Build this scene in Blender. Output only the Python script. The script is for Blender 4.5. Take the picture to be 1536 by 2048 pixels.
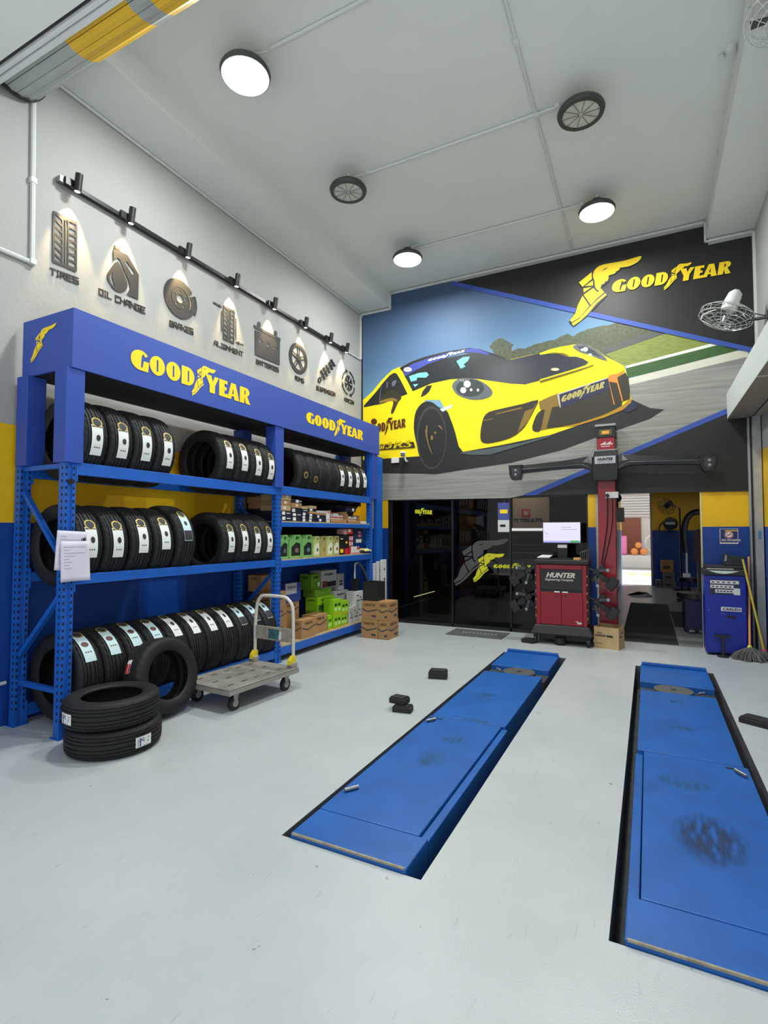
import bpy, math, random
from mathutils import Vector, Matrix
from mathutils.geometry import tessellate_polygon
random.seed(7)
SC = bpy.context.scene
COL = SC.collection
for o in list(bpy.data.objects):
    bpy.data.objects.remove(o, do_unlink=True)

# ------------------------------------------------------------------ camera
FPX, CX, CY, CAMH = 1049.0, 768.0, 1024.0, 1.5
YAW = math.atan2(529, FPX); PIT = math.atan2(41, FPX)
FW = Vector((-math.sin(YAW)*math.cos(PIT), math.cos(YAW)*math.cos(PIT), math.sin(PIT)))
RT = Vector((math.cos(YAW), math.sin(YAW), 0))
UP = RT.cross(FW)
CAM = Vector((0, 0, CAMH))
cd = bpy.data.cameras.new('camera'); cam = bpy.data.objects.new('camera', cd); COL.objects.link(cam)
cd.sensor_fit = 'VERTICAL'; cd.sensor_height = 36.0; cd.lens = FPX/2048*36.0
cd.clip_start = 0.05; cd.clip_end = 200
m = Matrix((RT, UP, -FW)).transposed().to_4x4(); m.translation = CAM
cam.matrix_world = m
SC.camera = cam

# ------------------------------------------------------------------ world, exposure
SC.view_settings.view_transform = 'Standard'; SC.view_settings.look = 'None'
SC.view_settings.gamma = 1.0; SC.view_settings.use_curve_mapping = False
SC.view_settings.exposure = 0.0
w = bpy.data.worlds.new('overcast_sky'); SC.world = w; w.use_nodes = True
bg = w.node_tree.nodes['Background']; bg.inputs[0].default_value = (0.93, 0.97, 1.0, 1); bg.inputs[1].default_value = 0.9

sun = bpy.data.lights.new('sun', 'SUN'); sun.energy = 9.0; sun.angle = math.radians(3); sun.color = (1, .99, .97)
so = bpy.data.objects.new('sun', sun); COL.objects.link(so); so.rotation_euler = Vector((-.55, -.38, -.75)).to_track_quat('-Z', 'Y').to_euler()

def area_light(name, loc, size, power, color=(1, 1, 1), rot=(0, 0, 0), shape='DISK', size_y=None, spread=None):
    l = bpy.data.lights.new(name, 'AREA'); l.shape = shape; l.size = size
    if size_y: l.size_y = size_y
    if spread: l.spread = spread
    l.energy = power; l.color = color
    o = bpy.data.objects.new(name, l); COL.objects.link(o); o.location = loc; o.rotation_euler = rot
    return o

# ------------------------------------------------------------------ helpers
def ray(x, y): return FW + RT*((x-CX)/FPX) - UP*((y-CY)/FPX)
def onX(x, y, X): d = ray(x, y); return CAM + d*(X/d.x)
def onY(x, y, Y): d = ray(x, y); return CAM + d*(Y/d.y)
def onZ(x, y, Z=0.0): d = ray(x, y); return CAM + d*((Z-CAMH)/d.z)

def lin(c): return tuple((v/255/12.92) if v/255 <= .04045 else ((v/255+.055)/1.055)**2.4 for v in c)
MATS = {}
def mat(name, rgb, rough=.5, metal=0, var=0.0, vscale=8, bump=0.0, bscale=60, emit=None, estr=0, spec=.5, coat=0, stretch=None, second=None, alpha=1):
    """procedural material; rgb in 0-255 sRGB; var mixes a noise-darkened or second colour"""
    if name in MATS: return MATS[name]
    M = bpy.data.materials.new(name); MATS[name] = M; M.use_nodes = True
    nt = M.node_tree; b = nt.nodes['Principled BSDF']
    c = lin(rgb)
    b.inputs['Base Color'].default_value = (*c, 1); b.inputs['Roughness'].default_value = rough
    b.inputs['Metallic'].default_value = metal; b.inputs['Specular IOR Level'].default_value = spec
    if coat: b.inputs['Coat Weight'].default_value = coat
    if emit: b.inputs['Emission Color'].default_value = (*lin(emit), 1); b.inputs['Emission Strength'].default_value = estr
    if alpha < 1: b.inputs['Alpha'].default_value = alpha
    if var or bump:
        tc = nt.nodes.new('ShaderNodeTexCoord'); src = tc.outputs['Object']
        if stretch:
            mp = nt.nodes.new('ShaderNodeMapping'); mp.inputs['Scale'].default_value = stretch
            nt.links.new(src, mp.inputs['Vector']); src = mp.outputs['Vector']
    if var:
        nz = nt.nodes.new('ShaderNodeTexNoise'); nz.inputs['Scale'].default_value = vscale; nz.inputs['Detail'].default_value = 6
        nt.links.new(src, nz.inputs['Vector'])
        rp = nt.nodes.new('ShaderNodeValToRGB'); rp.color_ramp.elements[0].position = .3; rp.color_ramp.elements[1].position = .72
        dk = lin(second) if second else tuple(v*(1-var) for v in c)
        rp.color_ramp.elements[0].color = (*dk, 1); rp.color_ramp.elements[1].color = (*c, 1)
        nt.links.new(nz.outputs['Fac'], rp.inputs['Fac']); nt.links.new(rp.outputs['Color'], b.inputs['Base Color'])
    if bump:
        n2 = nt.nodes.new('ShaderNodeTexNoise'); n2.inputs['Scale'].default_value = bscale; n2.inputs['Detail'].default_value = 3
        nt.links.new(src, n2.inputs['Vector'])
        bp = nt.nodes.new('ShaderNodeBump'); bp.inputs['Strength'].default_value = bump; bp.inputs['Distance'].default_value = .01
        nt.links.new(n2.outputs['Fac'], bp.inputs['Height']); nt.links.new(bp.outputs['Normal'], b.inputs['Normal'])
    return M

ORG = {}; CH = {}
def link(o, parent=None):
    COL.objects.link(o)
    if parent is not None:
        o.parent = parent; CH.setdefault(parent.name, []).append(o)
        ORG[o.name] = ORG[parent.name]
    return o
def tag(o, label=None, cat=None, group=None, kind=None):
    if label: o['label'] = label
    if cat: o['category'] = cat
    if group: o['group'] = group
    if kind: o['kind'] = kind
    return o
def thing(name, label, cat, loc=(0, 0, 0), group=None, kind=None, rotz=0):
    o = bpy.data.objects.new(name, None); COL.objects.link(o); o.location = loc; o.rotation_euler = (0, 0, rotz)
    o.empty_display_size = .1
    ORG[o.name] = Vector(loc)
    return tag(o, label, cat, group, kind)
def dup(root, loc=None, rot=None, scale=None, label=None, group=None):
    def cp(o, par):
        c = o.copy(); COL.objects.link(c)
        for k in ('label', 'category', 'group', 'kind'):
            if k in o: c[k] = o[k]
        if par is not None: c.parent = par; CH.setdefault(par.name, []).append(c)
        for h in CH.get(o.name, []): cp(h, c)
        return c
    r = cp(root, None)
    if loc is not None: r.location = loc
    if rot is not None: r.rotation_euler = rot
    if scale is not None: r.scale = scale
    if label: r['label'] = label
    if group: r['group'] = group
    ORG[r.name] = Vector(r.location)
    return r

class MB:
    def __init__(s): s.v = []; s.f = []
    def add(s, vs, fs):
        n = len(s.v); s.v += [tuple(p) for p in vs]; s.f += [tuple(i+n for i in f) for f in fs]; return s
    def box(s, a, b):
        x0, y0, z0 = a; x1, y1, z1 = b
        if x0 > x1: x0, x1 = x1, x0
        if y0 > y1: y0, y1 = y1, y0
        if z0 > z1: z0, z1 = z1, z0
        return s.add([(x0,y0,z0),(x1,y0,z0),(x1,y1,z0),(x0,y1,z0),(x0,y0,z1),(x1,y0,z1),(x1,y1,z1),(x0,y1,z1)],
                     [(0,3,2,1),(4,5,6,7),(0,1,5,4),(1,2,6,5),(2,3,7,6),(3,0,4,7)])
    def bar(s, p, q, wx, wy, upv=(0, 0, 1)):
        p = Vector(p); q = Vector(q); d = (q-p).normalized(); u = Vector(upv)
        if abs(d.dot(u)) > .98: u = Vector((1, 0, 0))
        a = d.cross(u).normalized()*wx/2; b = a.cross(d).normalized()*wy/2
        vs = [e+i*a+j*b for e in (p, q) for i, j in ((-1,-1),(1,-1),(1,1),(-1,1))]
        return s.add(vs, [(0,1,2,3),(7,6,5,4),(0,4,5,1),(1,5,6,2),(2,6,7,3),(3,7,4,0)])
    def tube(s, pts, r, n=8, closed=False, caps=True):
        pts = [Vector(p) for p in pts]; N = len(pts); rings = []
        a = None
        for i in range(N):
            if closed: d = pts[(i+1) % N]-pts[i-1]
            else: d = pts[min(i+1, N-1)]-pts[max(i-1, 0)]
            d.normalize()
            if a is None:
                u = Vector((0,0,1)) if abs(d.z) < .9 else Vector((1,0,0)); a = d.cross(u).normalized()
            else: a = (a-d*a.dot(d)).normalized()
            b = d.cross(a); rr = r[i] if isinstance(r, (list, tuple)) else r
            rings.append([pts[i]+rr*(a*math.cos(2*math.pi*k/n)+b*math.sin(2*math.pi*k/n)) for k in range(n)])
        vs = [p for q in rings for p in q]; fs = []
        for i in range(N if closed else N-1):
            j = (i+1) % N
            for k in range(n): fs.append((i*n+k, i*n+(k+1) % n, j*n+(k+1) % n, j*n+k))
        if caps and not closed: fs.append(tuple(range(n-1, -1, -1))); fs.append(tuple((N-1)*n+k for k in range(n)))
        return s.add(vs, fs)
    def cyl(s, p, q, r, r2=None, n=16): return s.tube([p, q], [r, r if r2 is None else r2], n)
    def lathe(s, prof, n=24, o=(0,0,0), axis='Z', closed=False, mod=None):
        vs = []; o = Vector(o)
        for k in range(n):
            t = 2*math.pi*k/n; c, sn = math.cos(t), math.sin(t)
            for i, (r, h) in enumerate(prof):
                if mod: r = r+mod(k, i)
                vs.append(o+(Vector((r*c, r*sn, h)) if axis == 'Z' else Vector((r*c, h, -r*sn)) if axis == 'Y' else Vector((h, r*c, r*sn))))
        P = len(prof); fs = []
        for k in range(n):
            k2 = (k+1) % n
            for i in range(P if closed else P-1):
                j = (i+1) % P; fs.append((k*P+i, k2*P+i, k2*P+j, k*P+j))
        return s.add(vs, fs)
    def poly(s, pts, ext=None, holes=()):
        """flat polygon of 3D points (with holes); ext: extrusion vector away from the viewer"""
        loops = [[Vector(p) for p in pts]]+[[Vector(p) for p in h] for h in holes]
        flat = [p for l in loops for p in l]; n = len(flat)
        tris = tessellate_polygon(loops)
        if ext is None: return s.add(flat, tris)
        ext = Vector(ext); fs = list(tris)+[tuple(i+n for i in reversed(t)) for t in tris]; k = 0
        for l in loops:
            L = len(l)
            for i in range(L): fs.append((k+i, k+(i+1) % L, k+(i+1) % L+n, k+i+n))
            k += L
        return s.add(flat+[p+ext for p in flat], fs)
    def build(s, name, m, parent=None, local=False, smooth=False, bevel=0, kind=None, label=None, fix=False):
        off = Vector((0,0,0)) if (local or parent is None) else ORG[parent.name]
        me = bpy.data.meshes.new(name); me.from_pydata([tuple(Vector(p)-off) for p in s.v], [], s.f); me.update()
        if fix:
            import bmesh
            bm = bmesh.new(); bm.from_mesh(me); bmesh.ops.recalc_face_normals(bm, faces=bm.faces); bm.to_mesh(me); bm.free()
        if m: me.materials.append(m)
        if smooth: me.polygons.foreach_set('use_smooth', [True]*len(me.polygons)); me.set_sharp_from_angle(angle=math.radians(40))
        o = bpy.data.objects.new(name, me); 
        if parent is None: ORG[o.name] = Vector((0,0,0))
        link(o, parent)
        if bevel:
            b = o.modifiers.new('bevel', 'BEVEL'); b.width = bevel; b.segments = 2; b.limit_method = 'ANGLE'
        if kind: o['kind'] = kind
        if label: o['label'] = label
        return o
def box(name, a, b, m, parent=None, **k): return MB().box(a, b).build(name, m, parent, **k)
def solo(mb_obj, label, cat, group=None, kind=None): return tag(mb_obj, label, cat, group, kind)

def smoothpts(pts, n=4, closed=True):
    out = []; N = len(pts)
    for i in range(N if closed else N-1):
        p0, p1, p2, p3 = (pts[(i-1) % N], pts[i], pts[(i+1) % N], pts[(i+2) % N]) if closed else (pts[max(i-1,0)], pts[i], pts[i+1], pts[min(i+2,N-1)])
        for k in range(n):
            t = k/n
            out.append(tuple(.5*((2*b)+(-a+c)*t+(2*a-5*b+4*c-d)*t*t+(-a+3*b-3*c+d)*t**3) for a, b, c, d in zip(p0, p1, p2, p3)))
    if not closed: out.append(tuple(pts[-1]))
    return out
def crop(ox, oy, sc): return lambda pts: [(ox+x/sc, oy+y/sc) for x, y in pts]
def affine3(src, dst):
    """2D affine map from three source points to three destination points"""
    (x0,y0),(x1,y1),(x2,y2) = src; d = (x1-x0)*(y2-y0)-(x2-x0)*(y1-y0)
    def f(p):
        a = ((p[0]-x0)*(y2-y0)-(x2-x0)*(p[1]-y0))/d; b = ((x1-x0)*(p[1]-y0)-(p[0]-x0)*(y1-y0))/d
        return tuple(dst[0][i]+a*(dst[1][i]-dst[0][i])+b*(dst[2][i]-dst[0][i]) for i in (0, 1))
    return f
def arc(cx, cy, rx, ry, a0, a1, n): return [(cx+rx*math.cos(math.radians(a0+(a1-a0)*k/n)), cy+ry*math.sin(math.radians(a0+(a1-a0)*k/n))) for k in range(n+1)]

# heavy slab wordmark letters: (outline, holes, advance x) on a unit cap height, y up
WORD_G = (arc(.5,.5,.5,.5,38,268,22)+[(.92,0),(.97,.5),(.68,.5),(.62,.15),(.53,.15),(.56,.62),(.60,.80),(.67,.83),(.74,.70)], [])
WORD_O = (arc(.43,.5,.43,.5,0,348,28), [[(.385,.2),(.475,.2),(.475,.8),(.385,.8)]])
WORD_D = ([(0,0),(0,1),(.38,1)]+arc(.38,.5,.44,.5,80,-80,14)+[(.38,0)], [[(.385,.2),(.47,.2),(.47,.8),(.385,.8)]])
WORD_Y = ([(0,1),(.40,1),(.52,.66),(.66,1),(.95,1),(.68,.46),(.68,0),(.30,0),(.30,.42)], [])
WORD_E = ([(0,0),(0,1),(.62,1),(.62,.78),(.40,.82),(.40,.61),(.56,.60),(.56,.42),(.40,.42),(.40,.19),(.64,.24),(.64,0)], [])
WORD_A = ([(0,0),(.28,1),(.64,1),(.94,0),(.55,0),(.52,.2),(.34,.2),(.29,0)], [[(.37,.34),(.49,.34),(.45,.74)]])
WORD_R = ([(0,0),(0,1),(.5,1)]+arc(.5,.74,.3,.26,80,-70,8)+[(.62,.46),(.88,0),(.50,0),(.40,.40),(.36,0)], [[(.37,.56),(.45,.58),(.47,.82),(.37,.82)]])
WORD = [(WORD_G,0),(WORD_O,1.0),(WORD_O,1.93),(WORD_D,2.86),(WORD_Y,4.42),(WORD_E,5.40),(WORD_A,6.02),(WORD_R,7.0)]
WORD_W = 7.88
# winged sandal emblem, drawn on a 1536 grid, y down
FOOT_WING = [(1365,115),(1360,160),(1310,220),(1220,275),(1110,315),(960,338),(955,365),(920,395),(880,412),(872,435),(830,462),(745,485),(740,530),(715,592),(672,602),(660,640),(606,660),(590,700),(572,762),(540,772),(505,745),(480,690),(470,590),(448,530),(442,465),(465,400),(520,335),(600,290),(720,262),(900,232),(1080,196),(1230,150)]
FOOT_BITS = [[(172,622),(415,425),(420,555),(240,705)], [(290,690),(440,585),(440,680)], [(258,738),(415,712),(262,815)],
             [(262,860),(448,730),(530,815),(595,740),(655,812),(520,925),(400,1055)],
             [(240,880),(370,1072),(190,1290),(35,1385),(0,1350),(105,1215),(150,1060)],
             [(678,828),(702,862),(520,1010),(330,1240),(190,1370),(65,1452),(35,1408),(190,1310),(300,1180),(400,1075),(530,950)]]
FOOT_SLIT = [[(595,408),(650,365),(735,325),(690,368)], [(530,508),(545,510),(558,535)]]
FOOT_SRC = [(35,1440),(1365,115),(172,622)]
def foot_polys(f):
    out = [([f(p) for p in smoothpts(FOOT_WING, 2)], [[f(p) for p in h] for h in FOOT_SLIT])]
    return out+[([f(p) for p in b], []) for b in FOOT_BITS]
def word_polys(f, slant=0.0, only=None):
    """f maps (x,y) in cap heights to a plane point"""
    out = []
    for i, ((o, hs), adv) in enumerate(WORD):
        if only and i not in only: continue
        g = lambda p: f((p[0]+adv+slant*p[1], p[1]))
        out.append(([g(p) for p in o], [[g(p) for p in h] for h in hs]))
    if only is None or 99 in only:
        ff = affine3(FOOT_SRC, [(3.53-slant*.45,-.45),(5.12+slant*1.4,1.40),(3.84+slant,1.0)])
        out += [([f(p) for p in o], [[f(p) for p in h] for h in hs]) for o, hs in foot_polys(ff)]
    return out
def txt_mesh(s, size=1.0):
    """outline mesh of a short text in the built-in font: verts (x,y) and faces"""
    cu = bpy.data.curves.new('t', 'FONT'); cu.body = s; cu.size = size; cu.resolution_u = 2; cu.align_x = 'LEFT'
    ob = bpy.data.objects.new('t', cu); COL.objects.link(ob); dg = bpy.context.evaluated_depsgraph_get()
    me = ob.evaluated_get(dg).to_mesh(); vs = [(v.co.x, v.co.y) for v in me.vertices]; fs = [tuple(p.vertices) for p in me.polygons]
    ob.evaluated_get(dg).to_mesh_clear(); bpy.data.objects.remove(ob, do_unlink=True); bpy.data.curves.remove(cu)
    x0 = min(v[0] for v in vs); x1 = max(v[0] for v in vs); y1 = max(v[1] for v in vs)
    return [((x-x0)/(x1-x0), y/y1) for x, y in vs], fs
TXC = {}
def text_into(mb, s, P, U, V, slant=0.0, lift=(0,0,0), bold=0.0):
    """text s: baseline start P, U = full width vector, V = cap height vector"""
    if s not in TXC: TXC[s] = txt_mesh(s)
    vs, fs = TXC[s]; P = Vector(P)+Vector(lift); U = Vector(U); V = Vector(V)
    nrm = U.cross(V).normalized(); e = 0
    for dx, dy in [(bold*i/2,bold*.8*j/2) for i in range(3) for j in range(3)] if bold else ((0,0),):
        mb.add([P+U*(x+slant*y)+V*(y+dy)+V.length*U.normalized()*dx+nrm*e for x, y in vs], fs); e += .00012
# ------------------------------------------------------------------ lamps that light the shop (power here, bodies below)
LAMP_LIT = [(-3.03,3.36),(-3.03,6.76),(-.50,6.79),(-.50,3.40)]
for x, y in LAMP_LIT:
    area_light('lamp_glow', (x, y, 5.40), .34, 75, (.97, 1.0, .98))

# ------------------------------------------------------------------ paints and surfaces
WHITE = mat('wall_white', (164,166,163), .7, var=.05, vscale=3, bump=.25, bscale=25)
YEL = mat('wall_yellow', (232,185,8), .5, var=.08, vscale=4, bump=.15, bscale=25)
BLU = mat('wall_blue', (4,64,150), .5, var=.12, vscale=4, bump=.15, bscale=25)
CEIL = mat('ceiling_white', (222,225,222), .75, var=.04, vscale=2)
PITM = mat('pit_concrete', (92,94,96), .85, var=.3, vscale=9)
PIPE = mat('pipe_white', (208,212,210), .45)
BLACKP = mat('black_paint', (22,23,24), .5)
STEEL = mat('brushed_steel', (150,153,155), .35, metal=.9)
GREYM = mat('grey_metal', (160,164,166), .45, metal=.3)

def floor_material():
    M = bpy.data.materials.new('epoxy_floor'); M.use_nodes = True; nt = M.node_tree; N = nt.nodes; L = nt.links
    b = N['Principled BSDF']; tc = N.new('ShaderNodeTexCoord')
    def noise(sc, det, rough=.6, vec=None):
        n = N.new('ShaderNodeTexNoise'); n.inputs['Scale'].default_value = sc; n.inputs['Detail'].default_value = det; n.inputs['Roughness'].default_value = rough
        L.new(vec or tc.outputs['Object'], n.inputs['Vector']); return n.outputs['Fac']
    def ramp(fac, p0, c0, p1, c1):
        r = N.new('ShaderNodeValToRGB'); e = r.color_ramp.elements; e[0].position = p0; e[1].position = p1
        e[0].color = (*c0, 1); e[1].color = (*c1, 1); L.new(fac, r.inputs['Fac']); return r.outputs['Color']
    def mul(a, bb, fac=1.0):
        m_ = N.new('ShaderNodeMix'); m_.data_type = 'RGBA'; m_.blend_type = 'MULTIPLY'; m_.inputs['Factor'].default_value = fac
        L.new(a, m_.inputs['A']); L.new(bb, m_.inputs['B']); return m_.outputs['Result']
    base = ramp(noise(1.1, 5), .3, lin((178,186,187)), .7, lin((192,199,200)))
    mp = N.new('ShaderNodeMapping'); mp.inputs['Rotation'].default_value = (0, 0, .35); mp.inputs['Scale'].default_value = (20, 2.2, 1); L.new(tc.outputs['Object'], mp.inputs['Vector'])
    scuff = ramp(noise(2.2, 8, .75, mp.outputs['Vector']), .31, (.76,.76,.74), .40, (1,1,1))
    mp2 = N.new('ShaderNodeMapping'); mp2.inputs['Rotation'].default_value = (0, 0, -1.1); mp2.inputs['Scale'].default_value = (26, 2.4, 1); L.new(tc.outputs['Object'], mp2.inputs['Vector'])
    scuff2 = ramp(noise(1.6, 8, .8, mp2.outputs['Vector']), .285, (.68,.68,.67), .35, (1,1,1))
    spots = ramp(noise(16, 4, .6), .265, (.42,.42,.41), .30, (1,1,1))
    L.new(mul(mul(mul(base, scuff), scuff2), spots), b.inputs['Base Color'])
    b.inputs['Roughness'].default_value = .27
    bp = N.new('ShaderNodeBump'); bp.inputs['Strength'].default_value = .5; bp.inputs['Distance'].default_value = .0025
    L.new(noise(130, 3), bp.inputs['Height']); L.new(bp.outputs['Normal'], b.inputs['Normal'])
    return M
FLOORM = floor_material()

def struct(o): o['kind'] = 'structure'; return o

# floor with the two lift pits cut out
PIT_L = (-1.652, -.905); PIT_R = (-.158, .588); PY0, PY1 = 2.148, 6.62
mb = MB(); xs = [-9, PIT_L[0], PIT_L[1], PIT_R[0], PIT_R[1], 6]; ys = [-14, PY0, PY1, 8.0]
for i in range(5):
    for j in range(3):
        if j == 1 and i in (1, 3): continue
        mb.add([(xs[i],ys[j],0),(xs[i+1],ys[j],0),(xs[i+1],ys[j+1],0),(xs[i],ys[j+1],0)], [(0,1,2,3)])
fl = struct(mb.build('floor', FLOORM))
for a, b_ in (PIT_L, PIT_R):
    mb = MB(); z = -.26
    mb.add([(a,PY0,0),(b_,PY0,0),(b_,PY1,0),(a,PY1,0),(a,PY0,z),(b_,PY0,z),(b_,PY1,z),(a,PY1,z)], [(4,5,6,7),(0,4,7,3),(1,2,6,5),(0,1,5,4),(3,7,6,2)])
    mb.build('lift_pit', PITM, fl)

# left wall: white over yellow over blue
WX = -4.5
wl = MB().box((WX-.2,1.2,0),(WX,8.2,5.9)).build('wall_left', WHITE); struct(wl)
MB().add([(WX+.001,1.2,1.578),(WX+.001,8.0,1.578),(WX+.001,8.0,2.357),(WX+.001,1.2,2.357)], [(0,1,2,3)]).build('yellow_band', YEL, wl)
MB().add([(WX+.001,1.2,0),(WX+.001,8.0,0),(WX+.001,8.0,1.578),(WX+.001,1.2,1.578)], [(0,1,2,3)]).build('blue_band', BLU, wl)
# slightly fresher repainted patches on the wall behind the tyre rows
MB().add([(WX+.002,3.62,1.66),(WX+.002,4.25,1.66),(WX+.002,4.25,2.02),(WX+.002,3.62,2.02)], [(0,1,2,3)]).build('paint_patch', mat('yellow_fresh', (240,200,20), .5), wl)
MB().add([(WX+.002,3.55,.62),(WX+.002,4.15,.62),(WX+.002,4.15,1.1),(WX+.002,3.55,1.1)], [(0,1,2,3)]).build('paint_patch', mat('blue_fresh', (10,80,182), .5), wl)

# right wall
RX = 1.275
wr = MB().box((RX,2.3,0),(RX+.2,8.2,5.9)).build('wall_right', WHITE); struct(wr)
MB().add([(RX-.001,2.3,1.57),(RX-.001,8,1.57),(RX-.001,8,2.52),(RX-.001,2.3,2.52)], [(0,1,2,3)]).build('yellow_band', YEL, wr)
MB().add([(RX-.001,2.3,0),(RX-.001,8,0),(RX-.001,8,1.57),(RX-.001,2.3,1.57)], [(0,1,2,3)]).build('blue_band', BLU, wr)

# ceiling: raised main panel with lower bulkheads down both sides
CZ, SZ = 5.645, 5.385; CL, CR = -3.92, .75
cl = MB().box((CL,2.58,CZ),(CR,8.0,CZ+.1)).build('ceiling', CEIL); struct(cl)
MB().box((WX,2.58,SZ),(CL,8.0,CZ+.1)).build('bulkhead', CEIL, cl)
MB().box((CR,2.58,SZ),(RX,8.0,CZ+.1)).build('bulkhead', CEIL, cl)

# back wall in pieces around the glass front and the doorway
BY = 8.0; DT = 2.055
GX0, GX1 = -3.96, -.77; DX0, DX1 = -.37, .615
wb = MB().box((WX,BY,DT),(RX,BY+.18,5.9)).build('wall_back', WHITE); struct(wb)
for x0, x1 in ((WX,GX0),(DX1,RX),(GX1,-.665)):
    MB().box((x0,BY,1.575),(x1,BY+.18,DT)).build('yellow_panel', YEL, wb)
    MB().box((x0,BY,0),(x1,BY+.18,1.575)).build('blue_panel', BLU, wb)
MB().box((DX1-.008,BY-.004,0),(DX1+.010,BY+.02,DT)).build('corner_strip', mat('pale_strip', (215,205,150), .5), wb)
# ------------------------------------------------------------------ printed mural on the back wall
mural = thing('wall_mural', 'printed wall mural of a yellow sports car on a race track', 'mural', (-1.6, BY, DT))
LAY = [0]
def printed(name, polys, m, plane=BY, axis='Y', step=True, parent=None, off=.0003, base=.003):
    """polys: list of pixel outlines (outline, holes) laid flat on the wall plane"""
    if step: LAY[0] += 1
    d = plane-(base+LAY[0]*off) if axis == 'Y' else plane+(base+LAY[0]*off)
    fn = (lambda p: onY(p[0], p[1], d)) if axis == 'Y' else (lambda p: onX(p[0], p[1], d))
    mb = MB()
    for pl in polys:
        o, hs = pl if isinstance(pl, tuple) and len(pl) == 2 and isinstance(pl[1], list) else (pl, [])
        mb.poly([fn(p) for p in o], holes=[[fn(p) for p in h] for h in hs])
    return mb.build(name, m, parent or mural)
def printed_each(name, polys, m):
    LAY[0] += 1
    for p in polys: printed(name, [p], m, step=False)
def pm(name, rgb, **k): return mat('print_'+name, rgb, k.pop('rough', .6), **k)
def sky_mat():
    M = bpy.data.materials.new('print_sky'); M.use_nodes = True; nt = M.node_tree; b = nt.nodes['Principled BSDF']; b.inputs['Roughness'].default_value = .6
    tc = nt.nodes.new('ShaderNodeTexCoord'); sx = nt.nodes.new('ShaderNodeSeparateXYZ'); nt.links.new(tc.outputs['Object'], sx.inputs[0])
    mx = nt.nodes.new('ShaderNodeMath'); mx.operation = 'MULTIPLY_ADD'; mx.inputs[1].default_value = -.10; nt.links.new(sx.outputs['X'], mx.inputs[0]); nt.links.new(sx.outputs['Z'], mx.inputs[2])
    mr = nt.nodes.new('ShaderNodeMapRange'); mr.inputs['From Min'].default_value = 1.7; mr.inputs['From Max'].default_value = 3.6; nt.links.new(mx.outputs[0], mr.inputs[0])
    rp = nt.nodes.new('ShaderNodeValToRGB'); e = rp.color_ramp.elements
    e[0].color = (*lin((118,164,190)), 1); e[1].color = (*lin((60,82,114)), 1); e[1].position = 1.0
    e2 = rp.color_ramp.elements.new(.45); e2.color = (*lin((80,112,148)), 1)
    nt.links.new(mr.outputs[0], rp.inputs[0]); nt.links.new(rp.outputs[0], b.inputs['Base Color']); return M
K4, K5, K6 = crop(740,680,7.315), crop(900,660,6.982), crop(1080,660,6.982)
ML, MR = crop(710,440,3.84), crop(1040,440,3.097)
P_BLACK = pm('black', (24,25,24), rough=.55); P_YEL = pm('yellow', (255,228,0)); P_DARK = pm('dark', (30,31,31)); P_LOGO = pm('logo_yellow', (240,205,20))
def wz(X, z, d=.003): return (X, BY-d, z)
# base sheet: black, cut to the wall's outline
MB().poly([wz(-4.48,DT),wz(1.245,DT),wz(1.245,5.30),(.77,BY-.003,5.30),(.77,BY-.003,5.565),(-3.93,BY-.003,5.565),(-3.93,BY-.003,5.30),(-4.48,BY-.003,5.30)]).build('black_sheet', P_BLACK, mural)
TLp = [(725.6,631),(781,619),(781,589),(905,562)]
printed('sky', [TLp+[(1505,696),(1505,795),(1453,817),(1044,990),(1020,996),(726,1001)]], sky_mat())
def jag(pts, n, a):
    out = []
    for i in range(len(pts)-1):
        for k in range(n):
            t = k/n; out.append((pts[i][0]*(1-t)+pts[i+1][0]*t+random.uniform(-a, a), pts[i][1]*(1-t)+pts[i+1][1]*t+random.uniform(-a, a)))
    return out+[pts[-1]]
crown = jag(K5([(550,240),(600,180),(640,130),(740,120),(800,160),(890,205),(850,250),(870,290),(950,255),(1050,250),(1200,200),(1536,110)])+K6([(200,140),(300,90),(370,50),(470,90),(560,40),(640,0)])+MR([(600,635),(700,640),(830,680)]), 4, 1.3)
printed('hillside_trees', [crown+[(1330,662),(1330,720),(1211,745),(1000,745),(985,700)]], pm('trees', (88,96,72), var=.45, vscale=22))
printed('guard_rail', [MR([(500,800),(850,680),(920,692),(530,835)])], pm('rail', (92,98,92), var=.5, vscale=3, stretch=(1,1,30)))
printed('grass_bank', [MR([(530,832),(900,705),(930,700),(1200,757),(1220,775),(655,918)])], pm('grass', (138,150,72), var=.35, vscale=10, stretch=(1,1,5)))
printed('dark_verge', [MR([(655,912),(1200,775),(1345,795),(1350,815),(665,980)])], pm('verge', (62,98,48), var=.3, vscale=8, stretch=(1,1,5)))
printed('kerb_line', [MR([(652,905),(1180,766),(1222,775),(657,918)])], pm('kerb', (225,228,215)))
printed('track_shoulder', [MR([(660,985),(1345,810),(1410,812),(1420,850),(670,1030)])], pm('shoulder', (208,205,188)))
printed('asphalt', [[(1250,772)]+MR([(1410,846)])+[(1503,700),(1503,796),(1453,819),(1044,991),(1020,996),(726,1001),(726,900),(1000,860)]], pm('asphalt', (158,158,150), var=.42, vscale=2.2, stretch=(.45,1,16)))
printed('car_shadow', [[(726,890),(726,946),(755,946.6),(863,948),(927,940),(1022,926),(1126,900),(1190,876),(1300,838),(1329,819),(1300,816),(1265,800),(1000,850)]], pm('shadow', (34,35,34)))
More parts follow.
